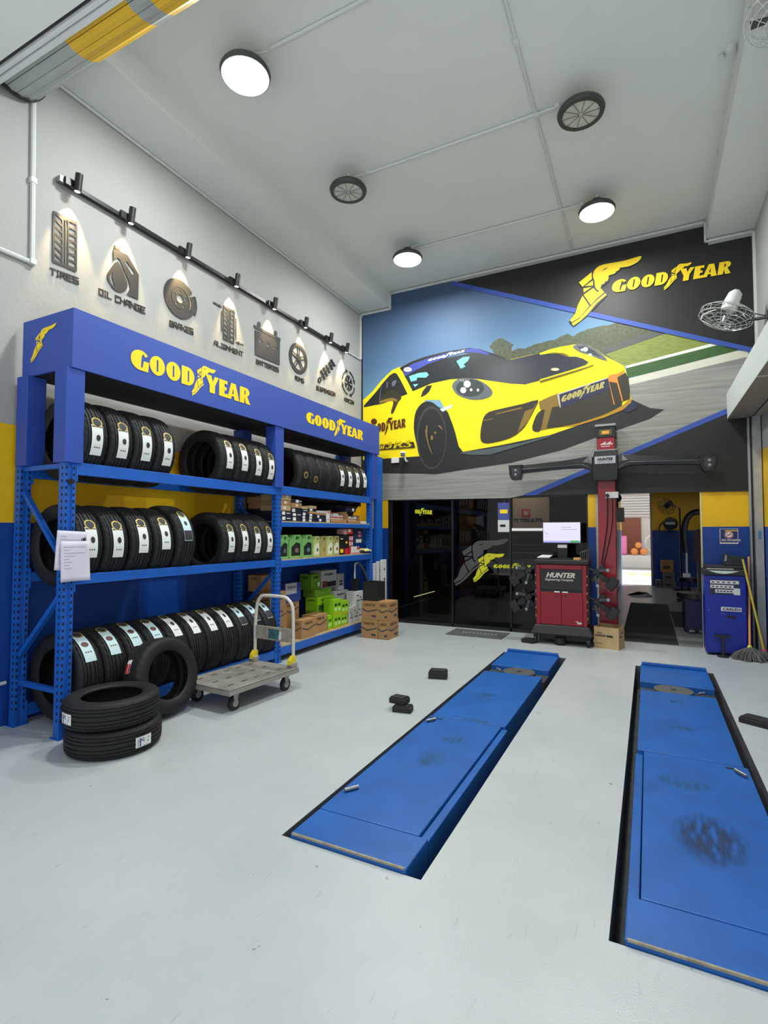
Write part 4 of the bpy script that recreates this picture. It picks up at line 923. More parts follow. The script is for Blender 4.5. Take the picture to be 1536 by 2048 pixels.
stack(659,790,[(.048,NAVY,'lowest navy box of the fifth parts stack',[(.2,.15,.45,.9,LTW)]),(.046,NAVY,'upper navy box of the fifth parts stack',[(.05,.2,.25,.9,LTW)]),(.03,CARD,'flat brown carton on the fifth parts stack',()),(.028,WBOX,'flat white pack topmost on the fifth parts stack',())])
stack(794,842,[(.15,WBOX,'upright white carton with red dots beside the open cartons',[(.3,.8,.7,.95,RED),(.3,.2,.6,.3,RED)])])
def open_carton(x0, x1, h, label, fill):
    a, b_, _, _ = px_yz(KS, x0, 480, x1, 500, -3.87); a += .004; b_ = min(b_,7.09)-.004; xf = -3.872; d = .28; th = .005
    t = thing('open_carton', label, 'carton', (xf-d/2,(a+b_)/2,SA), GA)
    for p, q in (((xf-d,a,SA),(xf,b_,SA+th)),((xf-d,a,SA),(xf-d+th,b_,SA+h)),((xf-d,a,SA),(xf,a+th,SA+h)),((xf-d,b_-th,SA),(xf,b_,SA+h*.95)),((xf-th,a,SA),(xf,b_,SA+h*.28))): MB().box(p, q).build('panel', CARD, t)
    n = fill
    for k in range(n):
        ya = a+.02+(b_-a-.04)*k/n
        o = MB().box((xf-.16,ya+.003,SA+th),(xf-.05,ya+(b_-a-.04)/n-.003,SA+h*(.78 if k % 2 else .62))).build('white_pack', WBOX)
        tag(o, f'white pack with red print, {ORD[k]} inside the {"larger" if h > .15 else "smaller"} open carton', 'pack', 'white packs in the open cartons')
        MB().poly([(xf-.0492,ya+.008,SA+h*.4),(xf-.0492,ya+(b_-a-.04)/n-.008,SA+h*.4),(xf-.0492,ya+(b_-a-.04)/n-.008,SA+h*.5),(xf-.0492,ya+.008,SA+h*.5)]).build('print', RED, o)
open_carton(845,1076,.165,'larger open brown carton of white packs on the upper goods shelf',3)
open_carton(1085,1262,.125,'smaller open brown carton of white packs on the upper goods shelf',4)
a, b_, z0, z1 = px_yz(KS, 1000, 300, 1160, 350, -3.95)
o = boxed('parts_box','black box with round white mark resting on the smaller open carton','box', 6.52, 6.80, SA+.168, SA+.225, -3.90, .2, NAVY, GA, [(.6,.15,.8,.85,LTW)])
o = boxed('flat_pack','flat white pack at the far end of the upper goods shelf','pack', 6.905, 7.08, SA, SA+.03, -3.875, .22, WBOX, GA)
# brown cartons seen past the middle post, at the back of the shelf
for k, (y0,y1,z0,z1,m,lb) in enumerate(((4.97,5.30,SA,SA+.075,NAVY,'lower navy parts box at the back behind the middle post'),(4.97,5.30,SA+.076,SA+.15,NAVY,'upper navy parts box at the back behind the middle post'),(4.98,5.28,SA+.151,SA+.225,CARD,'long brown carton at the back behind the middle post'),(4.96,5.26,SA+.226,SA+.30,CARD,'topmost long brown carton at the back behind the middle post'))):
    boxed('parts_box', lb, 'box', y0, y1, z0, z1, -4.19, .22, m, GA, [(.2,.3,.35,.6,LTW)] if m is NAVY else ())

# oil cans -----------------------------------------------------------
def oil_can(label, y0, y1, h, m, lab, spot, xf=-3.885, cap=None, group='oil cans on the goods shelf'):
    t = thing('oil_can', label, 'oil can', (xf-.06,(y0+y1)/2,SB_), group); w_ = y1-y0; d = .11; z = SB_
    prof = [(y0,z),(y1,z),(y1,z+h*.86),(y1-w_*.08,z+h*.98),(y1-w_*.14,z+h),(y0+w_*.42,z+h),(y0+w_*.30,z+h*.86),(y0+w_*.02,z+h*.80),(y0,z+h*.74)]
    hole = [(y0+w_*.50,z+h*.80),(y1-w_*.16,z+h*.80),(y1-w_*.16,z+h*.93),(y0+w_*.54,z+h*.93)]
    MB().poly([(xf,a,b_) for a, b_ in prof], ext=(-d,0,0), holes=[[(xf,a,b_) for a, b_ in hole]]).build('body', m, t, bevel=.004, fix=True)
    MB().cyl((xf-d*.5,y0+w_*.16,z+h*.80),(xf-d*.5,y0+w_*.16,z+h*.90),.022,n=14).build('cap', cap or m, t)
    q = [(y0+w_*.14,z+h*.10),(y1-w_*.12,z+h*.10),(y1-w_*.12,z+h*.62),(y0+w_*.55,z+h*.68),(y0+w_*.14,z+h*.48)]
    l = MB().poly([(xf+.0012,a,b_) for a, b_ in q]).build('label', lab, t)
    MB().poly([(xf+.002,(y0+y1)/2+.02+w_*.16*math.cos(a),z+h*.33+h*.10*math.sin(a)) for a in [k*math.pi/6 for k in range(12)]]).build('label_picture', spot, l)
    for k in range(5): MB().box((xf,y0+w_*.02,z+h*(.18+.08*k)),(xf+.002,y0+w_*.10,z+h*(.205+.08*k))).build('level_rib', m, t)
GJ = mat('can_green', (126,186,106), .4); PJ = mat('can_pale', (196,206,128), .35); KJ = mat('can_khaki', (178,164,104), .35)
LDK = mat('can_label_dark', (34,38,36), .45); LWH = mat('can_label_white', (226,228,210), .45)
for i, (y0, y1, sp) in enumerate(((4.965,5.142,(96,92,104)),(5.165,5.413,(136,104,92)),(5.425,5.655,(84,128,124)))):
    oil_can(f'green oil can with dark label, {ORD[i]} from the middle post', y0, y1, .285, GJ, LDK, mat(f'can_pic_{i}', sp, .5))
for i, (y0, y1, m, lab, sp) in enumerate(((5.672,5.815,PJ,LWH,(70,130,70)),(5.825,5.985,KJ,KJ,(150,124,70)),(5.99,6.14,PJ,LWH,(60,120,66)),(6.15,6.31,KJ,LWH,(150,70,50)))):
    oil_can(f'{"pale green" if m is PJ else "khaki"} oil can, {ORD[i]} after the three green cans', y0, y1, .265, m, lab, mat(f'can_pic_p{i}', sp, .5), cap=RED if i == 0 else m)
GB = 'goods on the oil shelf'
for lb, y0, y1, z0, h, m, labs in (
    ('tall black can beside the khaki oil can',6.325,6.425,SB_,.27,BLACKP,[(.1,.1,.9,.3,LETY),(.2,.8,.8,.85,LTW)]),
    ('tall black can with red foot beside the red boxes',6.435,6.575,SB_,.285,BLACKP,[(.1,.02,.9,.3,RED),(.3,.55,.7,.65,LETY)]),
    ('small pinkish pack standing on the tall black can',6.435,6.52,SB_+.287,.075,mat('pinkish', (196,150,142),.6),()),
    ('red and white pack on top beside the blue part box',6.53,6.69,SB_+.289,.08,RED,[(.1,.4,.6,.9,LTW)]),
    ('low red pack behind the white box',6.585,6.63,SB_,.11,RED,()),
    ('white box with red print lying at the shelf front',6.64,6.885,SB_,.055,WBOX,[(.1,.1,.9,.3,RED)]),
    ('second white box with red edge lying at the shelf front',6.64,6.875,SB_+.056,.05,WBOX,[(.7,.1,.98,.9,RED)]),
    ('dark blue box with pink stickers at the end of the oil shelf',6.78,7.06,SB_+.15,.23,mat('dark_teal_box',(34,52,66),.5),[(.45,.62,.75,.78,mat('pink_sticker',(214,110,168),.5)),(.45,.42,.75,.56,MATS['pink_sticker']),(.2,.05,.8,.28,LTW)]),
    ('grey folded pack under the dark blue box',6.89,7.08,SB_,.055,SILB,())):
    boxed('shelf_pack', lb, 'pack', y0, y1, z0, z0+h, -3.885 if 'blue box' not in lb else -3.92, .045 if z0 < SB_+.06 and 6.58 < y0 < 6.65 else .12, m, GB, labs)
for r_ in range(2):
    for c_ in range(3):
        boxed('small_red_box', f'small red and white box, {ORD[c_]} of the {"lower" if r_ == 0 else "upper"} stacked row', 'box', 6.59+.062*c_, 6.65+.062*c_, SB_+.112+.078*r_, SB_+.188+.078*r_, -3.93, .1, RED, 'stacked small red boxes', [(.1,.15,.75,.85,LTW)])
MB().box((-4.06,6.58,SB_),(-3.935,6.775,SB_+.1115)).build('carton_under_red_boxes', CARD)
tag(bpy.data.objects['carton_under_red_boxes'], 'plain brown carton under the small red boxes', 'carton')
bpy.data.objects['carton_under_red_boxes'].name = 'brown_carton'
mb = MB(); n = 9
for j in range(n+1):
    for i in range(n+1): mb.v.append((-3.98+.17*j/n, 6.93+.20*i/n, SB_+.058+.012*math.sin(i*1.9+j)+.01*math.cos(j*2.3)-(0.02*max(0,(j-6)/3))))
mb.f = [(j*(n+1)+i,(j+1)*(n+1)+i,(j+1)*(n+1)+i+1,j*(n+1)+i+1) for j in range(n) for i in range(n)]
o = mb.build('yellow_cloth', mat('cloth_yellow', (220,214,140), .9), smooth=True); o.modifiers.new('thick','SOLIDIFY').thickness = .004
tag(o, 'crumpled pale yellow cloth hanging over the end of the oil shelf', 'cloth')

# battery boxes on the bottom board -----------------------------------
GC = 'battery boxes on the bottom board'
CHV = mat('chevron_grey', (74,70,68), .7)
def batt(lb, y0, y1, z0, z1, xf, dep, m, text=None, tm=None, chev=None, labels=()):
    return boxed('battery_box', lb, 'box', y0, y1, z0, z1, xf, dep, m, GC, labels, (text, tm or LTX) if text else None, chev)
B0 = SBOT
batt('brown battery box lowest in the stack behind the trolley handle',4.985,5.30,B0,B0+.20,-4.02,.26,CARD,'VARTA',None,CHV)
batt('brown battery box second in the stack behind the trolley handle',4.985,5.30,B0+.201,B0+.40,-4.02,.26,CARD,'VARTA',None,CHV)
batt('brown battery box topmost in the stack behind the trolley handle',4.985,5.29,B0+.401,B0+.60,-4.03,.26,CARD,'VARTA',None,CHV)
batt('brown battery box standing at the board edge beside the trolley',5.39,5.70,B0,B0+.225,-3.86,.16,CARD,'VARTA',None,CHV)
batt('brown battery box set back at the board edge, second from the trolley',5.725,6.03,B0,B0+.235,-3.90,.20,CARD,'VARTA',None,CHV)
batt('plain brown battery box behind the front pair, lower',5.34,5.70,B0,B0+.20,-4.12,.24,CARD,None)
batt('brown battery box under the white and blue one',5.36,5.69,B0+.201,B0+.43,-4.12,.22,CARD,'VARTA',None,CHV)
w_ = batt('white and blue battery box on top of the brown stack',5.37,5.70,B0+.431,B0+.67,-4.10,.22,BBLU,None,None,None,[(.0,.42,.72,1.0,SILB)])
mb = MB(); text_into(mb, 'VARTA', (-4.0975,5.41,B0+.60), (0,.17,0), (0,0,.035), bold=.06); mb.build('lettering', mat('ink_navy', (24,32,72), .5), w_)
batt('dark brown battery box at the very back near the middle post',5.00,5.33,B0+.602,B0+.80,-4.18,.2,CARD,'VARTA')
batt('long green battery box stacked behind the lime packs',6.06,6.50,B0+.23,B0+.42,-4.08,.2,GRN,'AMARON',mat('ink_green', (24,60,26), .5),None,[(.05,.05,.95,.45,mat('green_dark', (48,84,40), .5)),(.72,.2,.82,.42,LTW)])
batt('green battery box under the long green one',6.06,6.50,B0,B0+.228,-4.08,.2,DGRN,'AMARON',MATS['ink_green'])
batt('dim green battery box on top of the long green one',6.06,6.48,B0+.422,B0+.52,-4.12,.2,DGRN,'AMARON',MATS['ink_green'])
batt('upright green battery box topmost beside the silver one',6.03,6.25,B0+.521,B0+.74,-4.16,.2,DGRN,'AMARON',MATS['ink_green'],None,[(.7,.2,.9,.45,LTW)])
batt('silver battery box with a car picture at the top of the back row',6.28,6.68,B0+.521,B0+.77,-4.16,.2,SILB,'Energizer',mat('ink_black',(30,30,32),.5),None,[(.05,.05,.35,.4,mat('label_brick',(110,52,44),.6)),(.35,.05,.95,.35,MATS['ink_black'])])
batt('narrow silver battery box beside the car picture box',6.70,6.86,B0+.46,B0+.70,-4.14,.2,SILB,None,None,None,[(.2,.3,.7,.4,MATS['ink_black']),(.2,.5,.7,.6,MATS['ink_black'])])
batt('long silver battery box behind the lime packs',6.52,6.92,B0+.24,B0+.455,-4.10,.2,SILB,'Energizer',MATS['ink_black'])
batt('lower silver battery box behind the lime packs',6.52,6.92,B0,B0+.238,-4.10,.2,SILB,'Energizer',MATS['ink_black'])
for i, (y0, y1, z0, h, x) in enumerate(((6.05,6.15,0,.19,-3.90),(6.16,6.37,0,.185,-3.88),(6.385,6.56,0,.155,-3.90),(6.16,6.38,.187,.205,-3.885),(6.395,6.60,.157,.19,-3.90))):
    batt(f'lime green battery pack, {["narrow one beside the cartons","lower one at the board edge","low one beside the silver packs","upper one at the board edge","upper one beside the silver packs"][i]}', y0, y1, B0+z0, B0+z0+h, x, .16, GRN, None, None, None, [(.15,.55,.42,.72,MATS['ink_green']),(.55,.55,.82,.72,MATS['ink_green']),(.15,.22,.42,.45,mat('lime_pale',(196,232,150),.5)),(.55,.22,.82,.45,MATS['lime_pale']),(.0,.0,1,.08,mat('amber_edge',(206,170,30),.5))])
for i, (y0, y1, z0, h) in enumerate(((6.62,6.72,0,.22),(6.735,6.87,0,.235),(6.88,7.03,0,.235),(6.80,7.03,.237,.20))):
    batt(f'white battery pack with black dots, {["beside the lime packs","second from the lime packs","at the end of the board","lying across the two end packs"][i]}', y0, y1, B0+z0, B0+z0+h, -3.90, .16, WBOX, None, None, None, [(.2,.65,.4,.75,MATS['ink_black']),(.55,.5,.8,.58,MATS['ink_black']),(.2,.3,.5,.38,MATS['ink_black']),(.6,.3,.9,.38,MATS['ink_black'])])

# brown boxes on the floor at the end of the rack ----------------------
GD = 'brown battery boxes on the floor by the rack end'
for lb, x0, x1, y0, y1, z0 in (('brown battery box on the floor beside the rack, lower of the taller pair',-3.70,-3.435,6.615,6.90,0),('brown battery box carrying the black tub',-3.70,-3.43,6.625,6.91,.262),('brown battery box on the floor, lower of the pair facing the glass',-3.425,-3.265,6.61,6.94,0),('brown battery box topmost of the pair facing the glass',-3.43,-3.27,6.62,6.93,.262)):
    t = thing('battery_box', lb, 'box', ((x0+x1)/2,(y0+y1)/2,z0), GD); z1 = z0+.2605
    b_ = MB().box((x0,y0,z0),(x1,y1,z1)).build('body', CARD, t, bevel=.002)
    H = z1-z0
    for f in (lambda u, v, e=.0012: Vector((x0+(x1-x0)*u,y0-e,z0+H*v)), lambda u, v, e=.0012: Vector((x1+e,y0+(y1-y0)*u,z0+H*v))):
        MB().poly([f(.02,.60),f(.35,.46),f(.96,.60),f(.96,.54),f(.35,.38),f(.02,.52)]).build('chevron', CHV, b_)
        mb = MB(); P = f(.15,.72,.002); text_into(mb, 'VARTA', P, f(.8,.72,.002)-P, f(.15,.86,.002)-P, bold=.06); mb.build('lettering', LTX, b_)
        MB().poly([f(.6,.14),f(.88,.14),f(.88,.26),f(.6,.26)]).build('print_block', CHV, b_)
t = thing('black_tub', 'black plastic tub standing on the brown boxes by the rack end', 'tub', (-3.57,6.76,.5225))
mb = MB(); 
for p, q in (((-3.69,6.64,.5225),(-3.455,6.89,.53)),((-3.69,6.64,.53),(-3.68,6.89,.79)),((-3.465,6.64,.53),(-3.455,6.89,.79)),((-3.68,6.64,.53),(-3.465,6.65,.79)),((-3.68,6.88,.53),(-3.465,6.89,.79))): MB().box(p, q).build('wall_panel', mat('tub_black', (30,32,33), .55), t)
o = MB().tube([(-3.60,6.72,.535),(-3.62,6.75,.70),(-3.72,6.72,.95),(-3.80,6.70,1.06)], .016, 8).build('black_hose', BLACKP, smooth=True)
tag(o, 'thick black hose rising out of the black tub', 'hose')
t = thing('folding_trolley', 'folded hand trolley with a white tube handle behind the black tub', 'trolley', (-3.95,6.98,B0+.24))
MB().tube(smoothpts([(-3.99,6.93,B0+.44),(-3.99,6.93,.98),(-3.99,6.97,1.03),(-3.99,7.05,1.03)], 3, False), .012, 8).build('handle', LTW, t, smooth=True)
MB().box((-4.03,6.90,B0+.44),(-3.96,7.05,B0+.62)).build('base', BLACKP, t)
for i, (x, y0) in enumerate(((-3.80,7.235),(-3.74,7.24),(-3.67,7.245))):
    boxed('long_box', f'long white box leaning upright past the rack end, {ORD[i]} from the wall side', 'box', y0, y0+.12, 0, 1.02+.03*i, x, .05, WBOX, 'long white boxes past the rack end', [(.2,.85,.5,.88,MATS['ink_black']),(.2,.7,.5,.74,MATS['ink_black'])])
o = MB().box((-3.92,7.40,0),(-3.86,7.60,2.72)).build('blue_post', RKB); tag(o, 'slim blue painted post between rack end and glass front', 'post')

# ------------------------------------------------------------------ platform trolley
PLA = mat('trolley_deck', (150,146,136), .65, var=.45, vscale=6); TUB = mat('trolley_tube', (208,202,190), .4); TYL = mat('brake_yellow', (226,206,30), .45); TGR = mat('trolley_grey', (150,146,138), .55)
tr = thing('platform_trolley', 'grimy grey flatbed trolley with a white tube handle by the rack', 'trolley', (-3.36,3.775,0), rotz=math.radians(-4.0))
W, Ln, H = .30, .44, .205
def lb_(mb, n, m, par=None, **k): return mb.build(n, m, par or tr, local=True, **k)
lb_(MB().box((-W,-Ln,H-.012),(W,Ln,H)), 'deck', PLA, bevel=.006)
for p, q in (((-W,-Ln,H-.05),(W,-Ln+.02,H-.012)),((-W,Ln-.02,H-.05),(W,Ln,H-.012)),((-W,-Ln+.02,H-.05),(-W+.02,Ln-.02,H-.012)),((W-.02,-Ln+.02,H-.05),(W,Ln-.02,H-.012))): lb_(MB().box(p, q), 'deck_skirt', TGR)
dk = mat('deck_slot', (52,50,46), .9)
for i in range(3):
    for j in range(5):
        x = -.19+.19*i; y = -.32+.15*j; lb_(MB().box((x-.008,y-.03,H),(x+.008,y+.03,H+.0012)), 'deck_slot', dk)
for sx in (-1, 1):
    for sy in (-1, 1):
        x, y = sx*(W-.07), sy*(Ln-.12); r = .062
        c = lb_(MB().box((x-.022,y-.03,H-.06),(x+.022,y+.03,H-.045)), 'caster_plate', TGR)
        lb_(MB().poly([(x+.02,y-.03,H-.06),(x+.02,y+.03,H-.06),(x+.02,y+.012,.05),(x+.02,y-.012,.05)], ext=(.005,0,0)), 'fork', TGR, c)
        lb_(MB().poly([(x-.025,y-.03,H-.06),(x-.025,y+.03,H-.06),(x-.025,y+.012,.05),(x-.025,y-.012,.05)], ext=(.005,0,0)), 'fork', TGR, c)
        wh = lb_(MB().lathe([(.015,-.017),(.05,-.017),(r,-.012),(r,.012),(.05,.017),(.015,.017)], 22, (x,y,r), 'X', closed=True), 'wheel', BLK, smooth=True)
        lb_(MB().cyl((x-.02,y,r),(x+.02,y,r),.03,n=12), 'wheel_hub', GREYM, wh)
hx = W-.05; hy = Ln-.03
lb_(MB().tube(smoothpts([(-hx,hy,H),(-hx,hy,.56),(-hx+.02,hy,.76),(-hx+.06,hy,.84),(-hx+.13,hy,.868),(hx-.13,hy,.868),(hx-.06,hy,.84),(hx-.01,hy,.77),(hx+.0,hy,.56),(hx,hy,H)], 3, False), .0165, 10), 'handle', TUB, smooth=True)
pn = lb_(MB().box((-hx+.015,hy-.012,.435),(hx-.015,hy+.006,.565)), 'handle_panel', mat('panel_worn', (168,160,148), .6, var=.3, vscale=12))
lb_(MB().box((-.06,hy-.0135,.45),(.075,hy-.012,.545)), 'sticker', mat('sticker_teal', (30,50,56), .5, var=.5, vscale=30, second=(70,130,140)), pn)
lb_(MB().poly([(.07,hy-.0135,.452),(.105,hy-.0135,.452),(.11,hy-.0135,.525),(.085,hy-.0135,.53)]), 'torn_sticker', LTW, pn)
for sx in (-1, 1):
    b_ = lb_(MB().box((sx*hx-.035,hy-.05,H),(sx*hx+.035,hy+.025,H+.05)), 'hinge_bracket', TGR, bevel=.008)
    lb_(MB().poly([(sx*hx-.02,hy-.06,H+.03),(sx*hx-.02,hy+.02,H+.045),(sx*hx-.02,hy+.02,H+.105),(sx*hx-.02,hy-.02,H+.11),(sx*hx-.02,hy-.055,H+.07)], ext=(.04,0,0)), 'pedal', TYL, b_, fix=True)

# ------------------------------------------------------------------ rubber blocks, mat
RBLK = mat('rubber_block', (36,37,38), .75, var=.3, vscale=14, bump=.3, bscale=40)
def block(x, y, z, sx, sy, sz, rz, label):
    t = thing('rubber_block', label, 'block', (x,y,z), 'black rubber lift blocks', rotz=math.radians(rz))
    MB().box((-sx/2,-sy/2,0),(sx/2,sy/2,sz*.82)).build('pad', RBLK, t, local=True, bevel=.006)
    MB().poly([(-sx/2+.01,-sy/2+.008,sz*.82),(sx/2-.02,-sy/2+.008,sz*.82),(sx/2-.008,sy/2-.01,sz*.82),(-sx/2+.02,sy/2-.01,sz*.82)], ext=(0,0,sz*.18)).build('top_pad', RBLK, t, local=True, fix=True)
block(-1.97,5.15,0,.19,.13,.085,15,'single black rubber block nearest the lift turntable')
block(-1.87,4.06,0,.16,.10,.055,10,'black rubber block on the floor under another block')
block(-1.915,4.09,.0565,.15,.105,.055,-4,'black rubber block resting on top of another block')
block(.755,5.03,0,.26,.14,.05,-28,'flat black rubber block beside the platform by the blue machine')
t = thing('door_mat', 'dark grey door mat with worn white lettering at the glass door', 'mat', (-2.28,7.62,0))
MB().poly([(-2.70,7.36,.010),(-1.87,7.36,.010),(-1.87,7.86,.010),(-2.70,7.86,.010)], ext=(0,0,-.0095)).build('mat', mat('mat_grey', (86,90,88), .95, bump=.6, bscale=160), t, fix=True)
mb = MB(); [mb.box((-2.52+.055*k,7.585,.0102),(-2.49+.055*k-.006*(k % 3),7.635-.01*(k % 2),.0112)) for k in range(10)]; mb.build('worn_lettering', mat('worn_white', (196,198,190), .9, var=.6, vscale=60), t, kind='stuff')
# ------------------------------------------------------------------ tinted glass front
def glass_mat(name, tint, rough=.02, ior=1.5):
    M = bpy.data.materials.new(name); M.use_nodes = True; nt = M.node_tree; nt.nodes.remove(nt.nodes['Principled BSDF']); out = nt.nodes['Material Output']
    tr_ = nt.nodes.new('ShaderNodeBsdfTransparent'); tr_.inputs[0].default_value = (*tint, 1)
    gl = nt.nodes.new('ShaderNodeBsdfGlossy'); gl.inputs['Roughness'].default_value = rough
    fr = nt.nodes.new('ShaderNodeFresnel'); fr.inputs['IOR'].default_value = ior
    mx = nt.nodes.new('ShaderNodeMixShader'); nt.links.new(fr.outputs[0], mx.inputs[0]); nt.links.new(tr_.outputs[0], mx.inputs[1]); nt.links.new(gl.outputs[0], mx.inputs[2]); nt.links.new(mx.outputs[0], out.inputs[0])
    return M
TINT = glass_mat('tinted_glass', (.36,.36,.37), ior=1.36); FRM = mat('frame_black', (20,20,21), .4)
gf = thing('window_1', None, None, (-2.36,BY+.04,0), kind='structure')
JX = [GX0+.06, -2.815, -1.885, GX1-.005]
for x0, x1 in zip(JX, JX[1:]):
    MB().box((x0+.012,BY+.035,.05),(x1-.012,BY+.047,DT-.025)).build('pane', TINT, gf)
for x, w_ in ((GX0+.03,.06),(JX[1],.024),(JX[2],.024),(GX1-.012,.022)):
    MB().box((x-w_/2,BY+.01,0),(x+w_/2,BY+.07,DT)).build('mullion', FRM, gf)
MB().box((GX0,BY+.01,DT-.03),(GX1,BY+.07,DT)).build('head_rail', FRM, gf); MB().box((GX0,BY+.01,0),(GX1,BY+.07,.05)).build('sill_rail', FRM, gf)
# decals on the glass
dec = thing('glass_emblem', 'large grey winged sandal decal on the dark glass door', 'decal', tuple(onY(950,1130,BY+.03)), 'decals on the glass front')
def gdec(polys, name, m, parent, y=BY+.033):
    mb = MB()
    for o, hs in polys: mb.poly([onY(*p, y) for p in o], holes=[[onY(*p, y) for p in h] for h in hs])
    return mb.build(name, m, parent)
KG = crop(740,980,4.518)
GREYD = mat('decal_grey', (74,74,74), .5); LIMED = mat('decal_yellow', (214,212,30), .5)
gdec(foot_polys(affine3(FOOT_SRC, KG([(765,860),(1245,440),(830,560)]))), 'emblem', GREYD, dec)
d2 = thing('glass_emblem', 'small yellow winged sandal decal overlapping the grey one', 'decal', tuple(onY(965,1140,BY+.03)), 'decals on the glass front')
gdec(foot_polys(affine3(FOOT_SRC, KG([(935,828),(1212,576),(975,630)]))), 'emblem', LIMED, d2, BY+.0322)
d3 = thing('glass_lettering', 'yellow slanted brand lettering across the glass partly behind the console', 'decal', tuple(onY(1040,1132,BY+.03)), 'decals on the glass front')
gdec(word_polys(px_affine(KG([(1112,705)])[0], (9.6,.25), (1.6,-7.6))), 'lettering', LIMED, d3)
d4 = thing('glass_lettering', 'yellow brand lettering at the top of the glass pane beside the rack', 'decal', tuple(onY(845,1020,BY+.03)), 'decals on the glass front')
gdec(word_polys(px_affine((818.5,1026.5), (5.85,.3), (0,-8.3)), 0, [2,3,4,5,6,7,99]), 'lettering', LIMED, d4)
o = gdec([(KG([(395,962),(585,912),(586,918),(396,970)]), [])], 'glass_strip', mat('strip_cream', (226,214,150), .5), None)
tag(o, 'thin cream strip stuck aslant on the dark pane', 'decal')

# ------------------------------------------------------------------ office behind the glass
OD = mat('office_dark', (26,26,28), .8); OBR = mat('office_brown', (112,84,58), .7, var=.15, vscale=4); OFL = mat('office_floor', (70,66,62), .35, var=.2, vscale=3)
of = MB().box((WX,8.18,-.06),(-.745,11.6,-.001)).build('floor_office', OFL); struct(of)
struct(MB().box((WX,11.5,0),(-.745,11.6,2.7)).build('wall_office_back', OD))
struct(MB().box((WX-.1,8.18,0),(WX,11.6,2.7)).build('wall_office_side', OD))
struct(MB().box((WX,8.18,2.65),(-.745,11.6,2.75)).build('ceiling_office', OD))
t = thing('wall_panel', None, None, (-3.0,11.3,0), kind='structure')
p0, p1 = onY(918,1000,11.3), onY(1022,1000,11.3)
MB().box((p0.x,11.3,0),(p1.x-.9,11.495,2.64)).build('brown_reflection', OBR, t)  # brown board imitates the brownish reflection in the glass
t = thing('office_sign', 'pale office sign board with red square logo and dark lettering', 'sign', tuple(onY(1060,1045,10.2)))
a, b_ = onY(1026,1055,10.2), onY(1098,994,10.2)
MB().box((a.x,10.2,a.z),(b_.x,10.24,b_.z)).build('board', mat('sign_beige', (150,132,104), .7), t)
q, r_ = onY(1043,1035,10.19), onY(1060,1018,10.19)
[MB().tube([(xx,10.22,b_.z),(xx,10.22,2.65)], .008, 6).build('hanger_rod', STEEL, t) for xx in (a.x+.1,b_.x-.1)]
s_ = MB().box((q.x,10.192,q.z),(r_.x,10.2,r_.z)).build('logo_square', mat('logo_red', (150,24,30), .6), t)
mb = MB(); P = onY(1047,1031,10.19); U = onY(1056.5,1031,10.19)-P; V = onY(1047,1022,10.19)-P; text_into(mb, 'W', P, U, V); mb.build('logo_letter', LTW, s_)
mb = MB(); P = onY(1027,1044.5,10.19); U = onY(1084,1043.5,10.19)-P; V = onY(1027,1038,10.19)-P; text_into(mb, 'TY TYRE AUTO', P, U, V, bold=.16); mb.build('lettering', mat('sign_ink', (20,18,18), .7), t)
t = thing('shelf_light', 'bright white light strip above the office shelf', 'light', tuple(onY(1050,1062,10.6)))
a, b_ = onY(1018,1061.5,10.6), onY(1100,1056.5,10.6)
MB().box((a.x,10.58,a.z),(b_.x+.3,10.6,b_.z)).build('diffuser', mat('strip_lit', (255,252,244), .5, emit=(255,250,240), estr=6), t)
MB().box((a.x,10.6,a.z-.02),(b_.x+.3,10.68,b_.z+.02)).build('backing', GREYM, t)
t = thing('office_shelf', 'dark office shelf unit below the light strip', 'shelf', tuple(onY(1050,1080,10.6)))
for y0 in (1075,1089,1105):
    a, b_ = onY(1018,y0,10.5), onY(1130,y0-1.5,10.5); MB().box((a.x,10.5,a.z-.012),(b_.x,10.69,a.z+.006)).build('board', mat('shelf_edge', (120,116,108), .5), t)
MB().box((onY(1018,1075,10.5).x,10.69,.0),(onY(1130,1075,10.5).x+.3,10.72,1.75)).build('back_panel', OD, t)
area_light('office_fill', (-2.2,9.4,2.6), .5, 45, (1,.95,.86), (math.radians(38),0,0), 'RECTANGLE', .3)  # added fill without a fixture, brightens sign and panel behind the glass
t = thing('price_board', 'small hanging price board of blue and white behind the glass', 'board', tuple(onY(1007,1064,8.03)))
a, b_ = onY(996,1064,8.022), onY(1018.5,1040,8.022); MB().box((a.x,8.0205,a.z),(b_.x,8.026,b_.z)).build('white_card', WBOX, t)
c_, d_ = onY(996,1040,8.022), onY(1018.5,1005,8.022); MB().box((c_.x,8.0205,c_.z+.001),(d_.x,8.026,d_.z)).build('blue_card', mat('card_blue', (70,80,150), .5), t)
a, b_ = onY(1000,1027,8.022), onY(1015,1019,8.022); MB().box((a.x,8.0195,a.z),(b_.x,8.0205,b_.z)).build('yellow_print', LETY, t)
a, b_ = onY(1000,1054,8.022), onY(1011,1049,8.022); MB().box((a.x,8.0195,a.z),(b_.x,8.0205,b_.z)).build('black_print', BLACKP, t)
MB().tube([(onY(1008,1005,8.022).x,8.024,onY(1008,1005,8.022).z),(onY(1008,1005,8.022).x,8.024,2.04)], .004, 6).build('hanger', STEEL, t)
def desk_chair(x, y, label):
    t = thing('office_desk', label, 'desk', (x,y,0))
    MB().box((x-.5,y,.70),(x+.5,y+.5,.74)).build('top', OBR, t)
    for sx in (-.46,.46): MB().box((x+sx-.02,y+.03,0),(x+sx+.02,y+.47,.70)).build('side', OD, t)
desk_chair(-2.1,9.3,'dark desk inside the office behind the sandal decal')

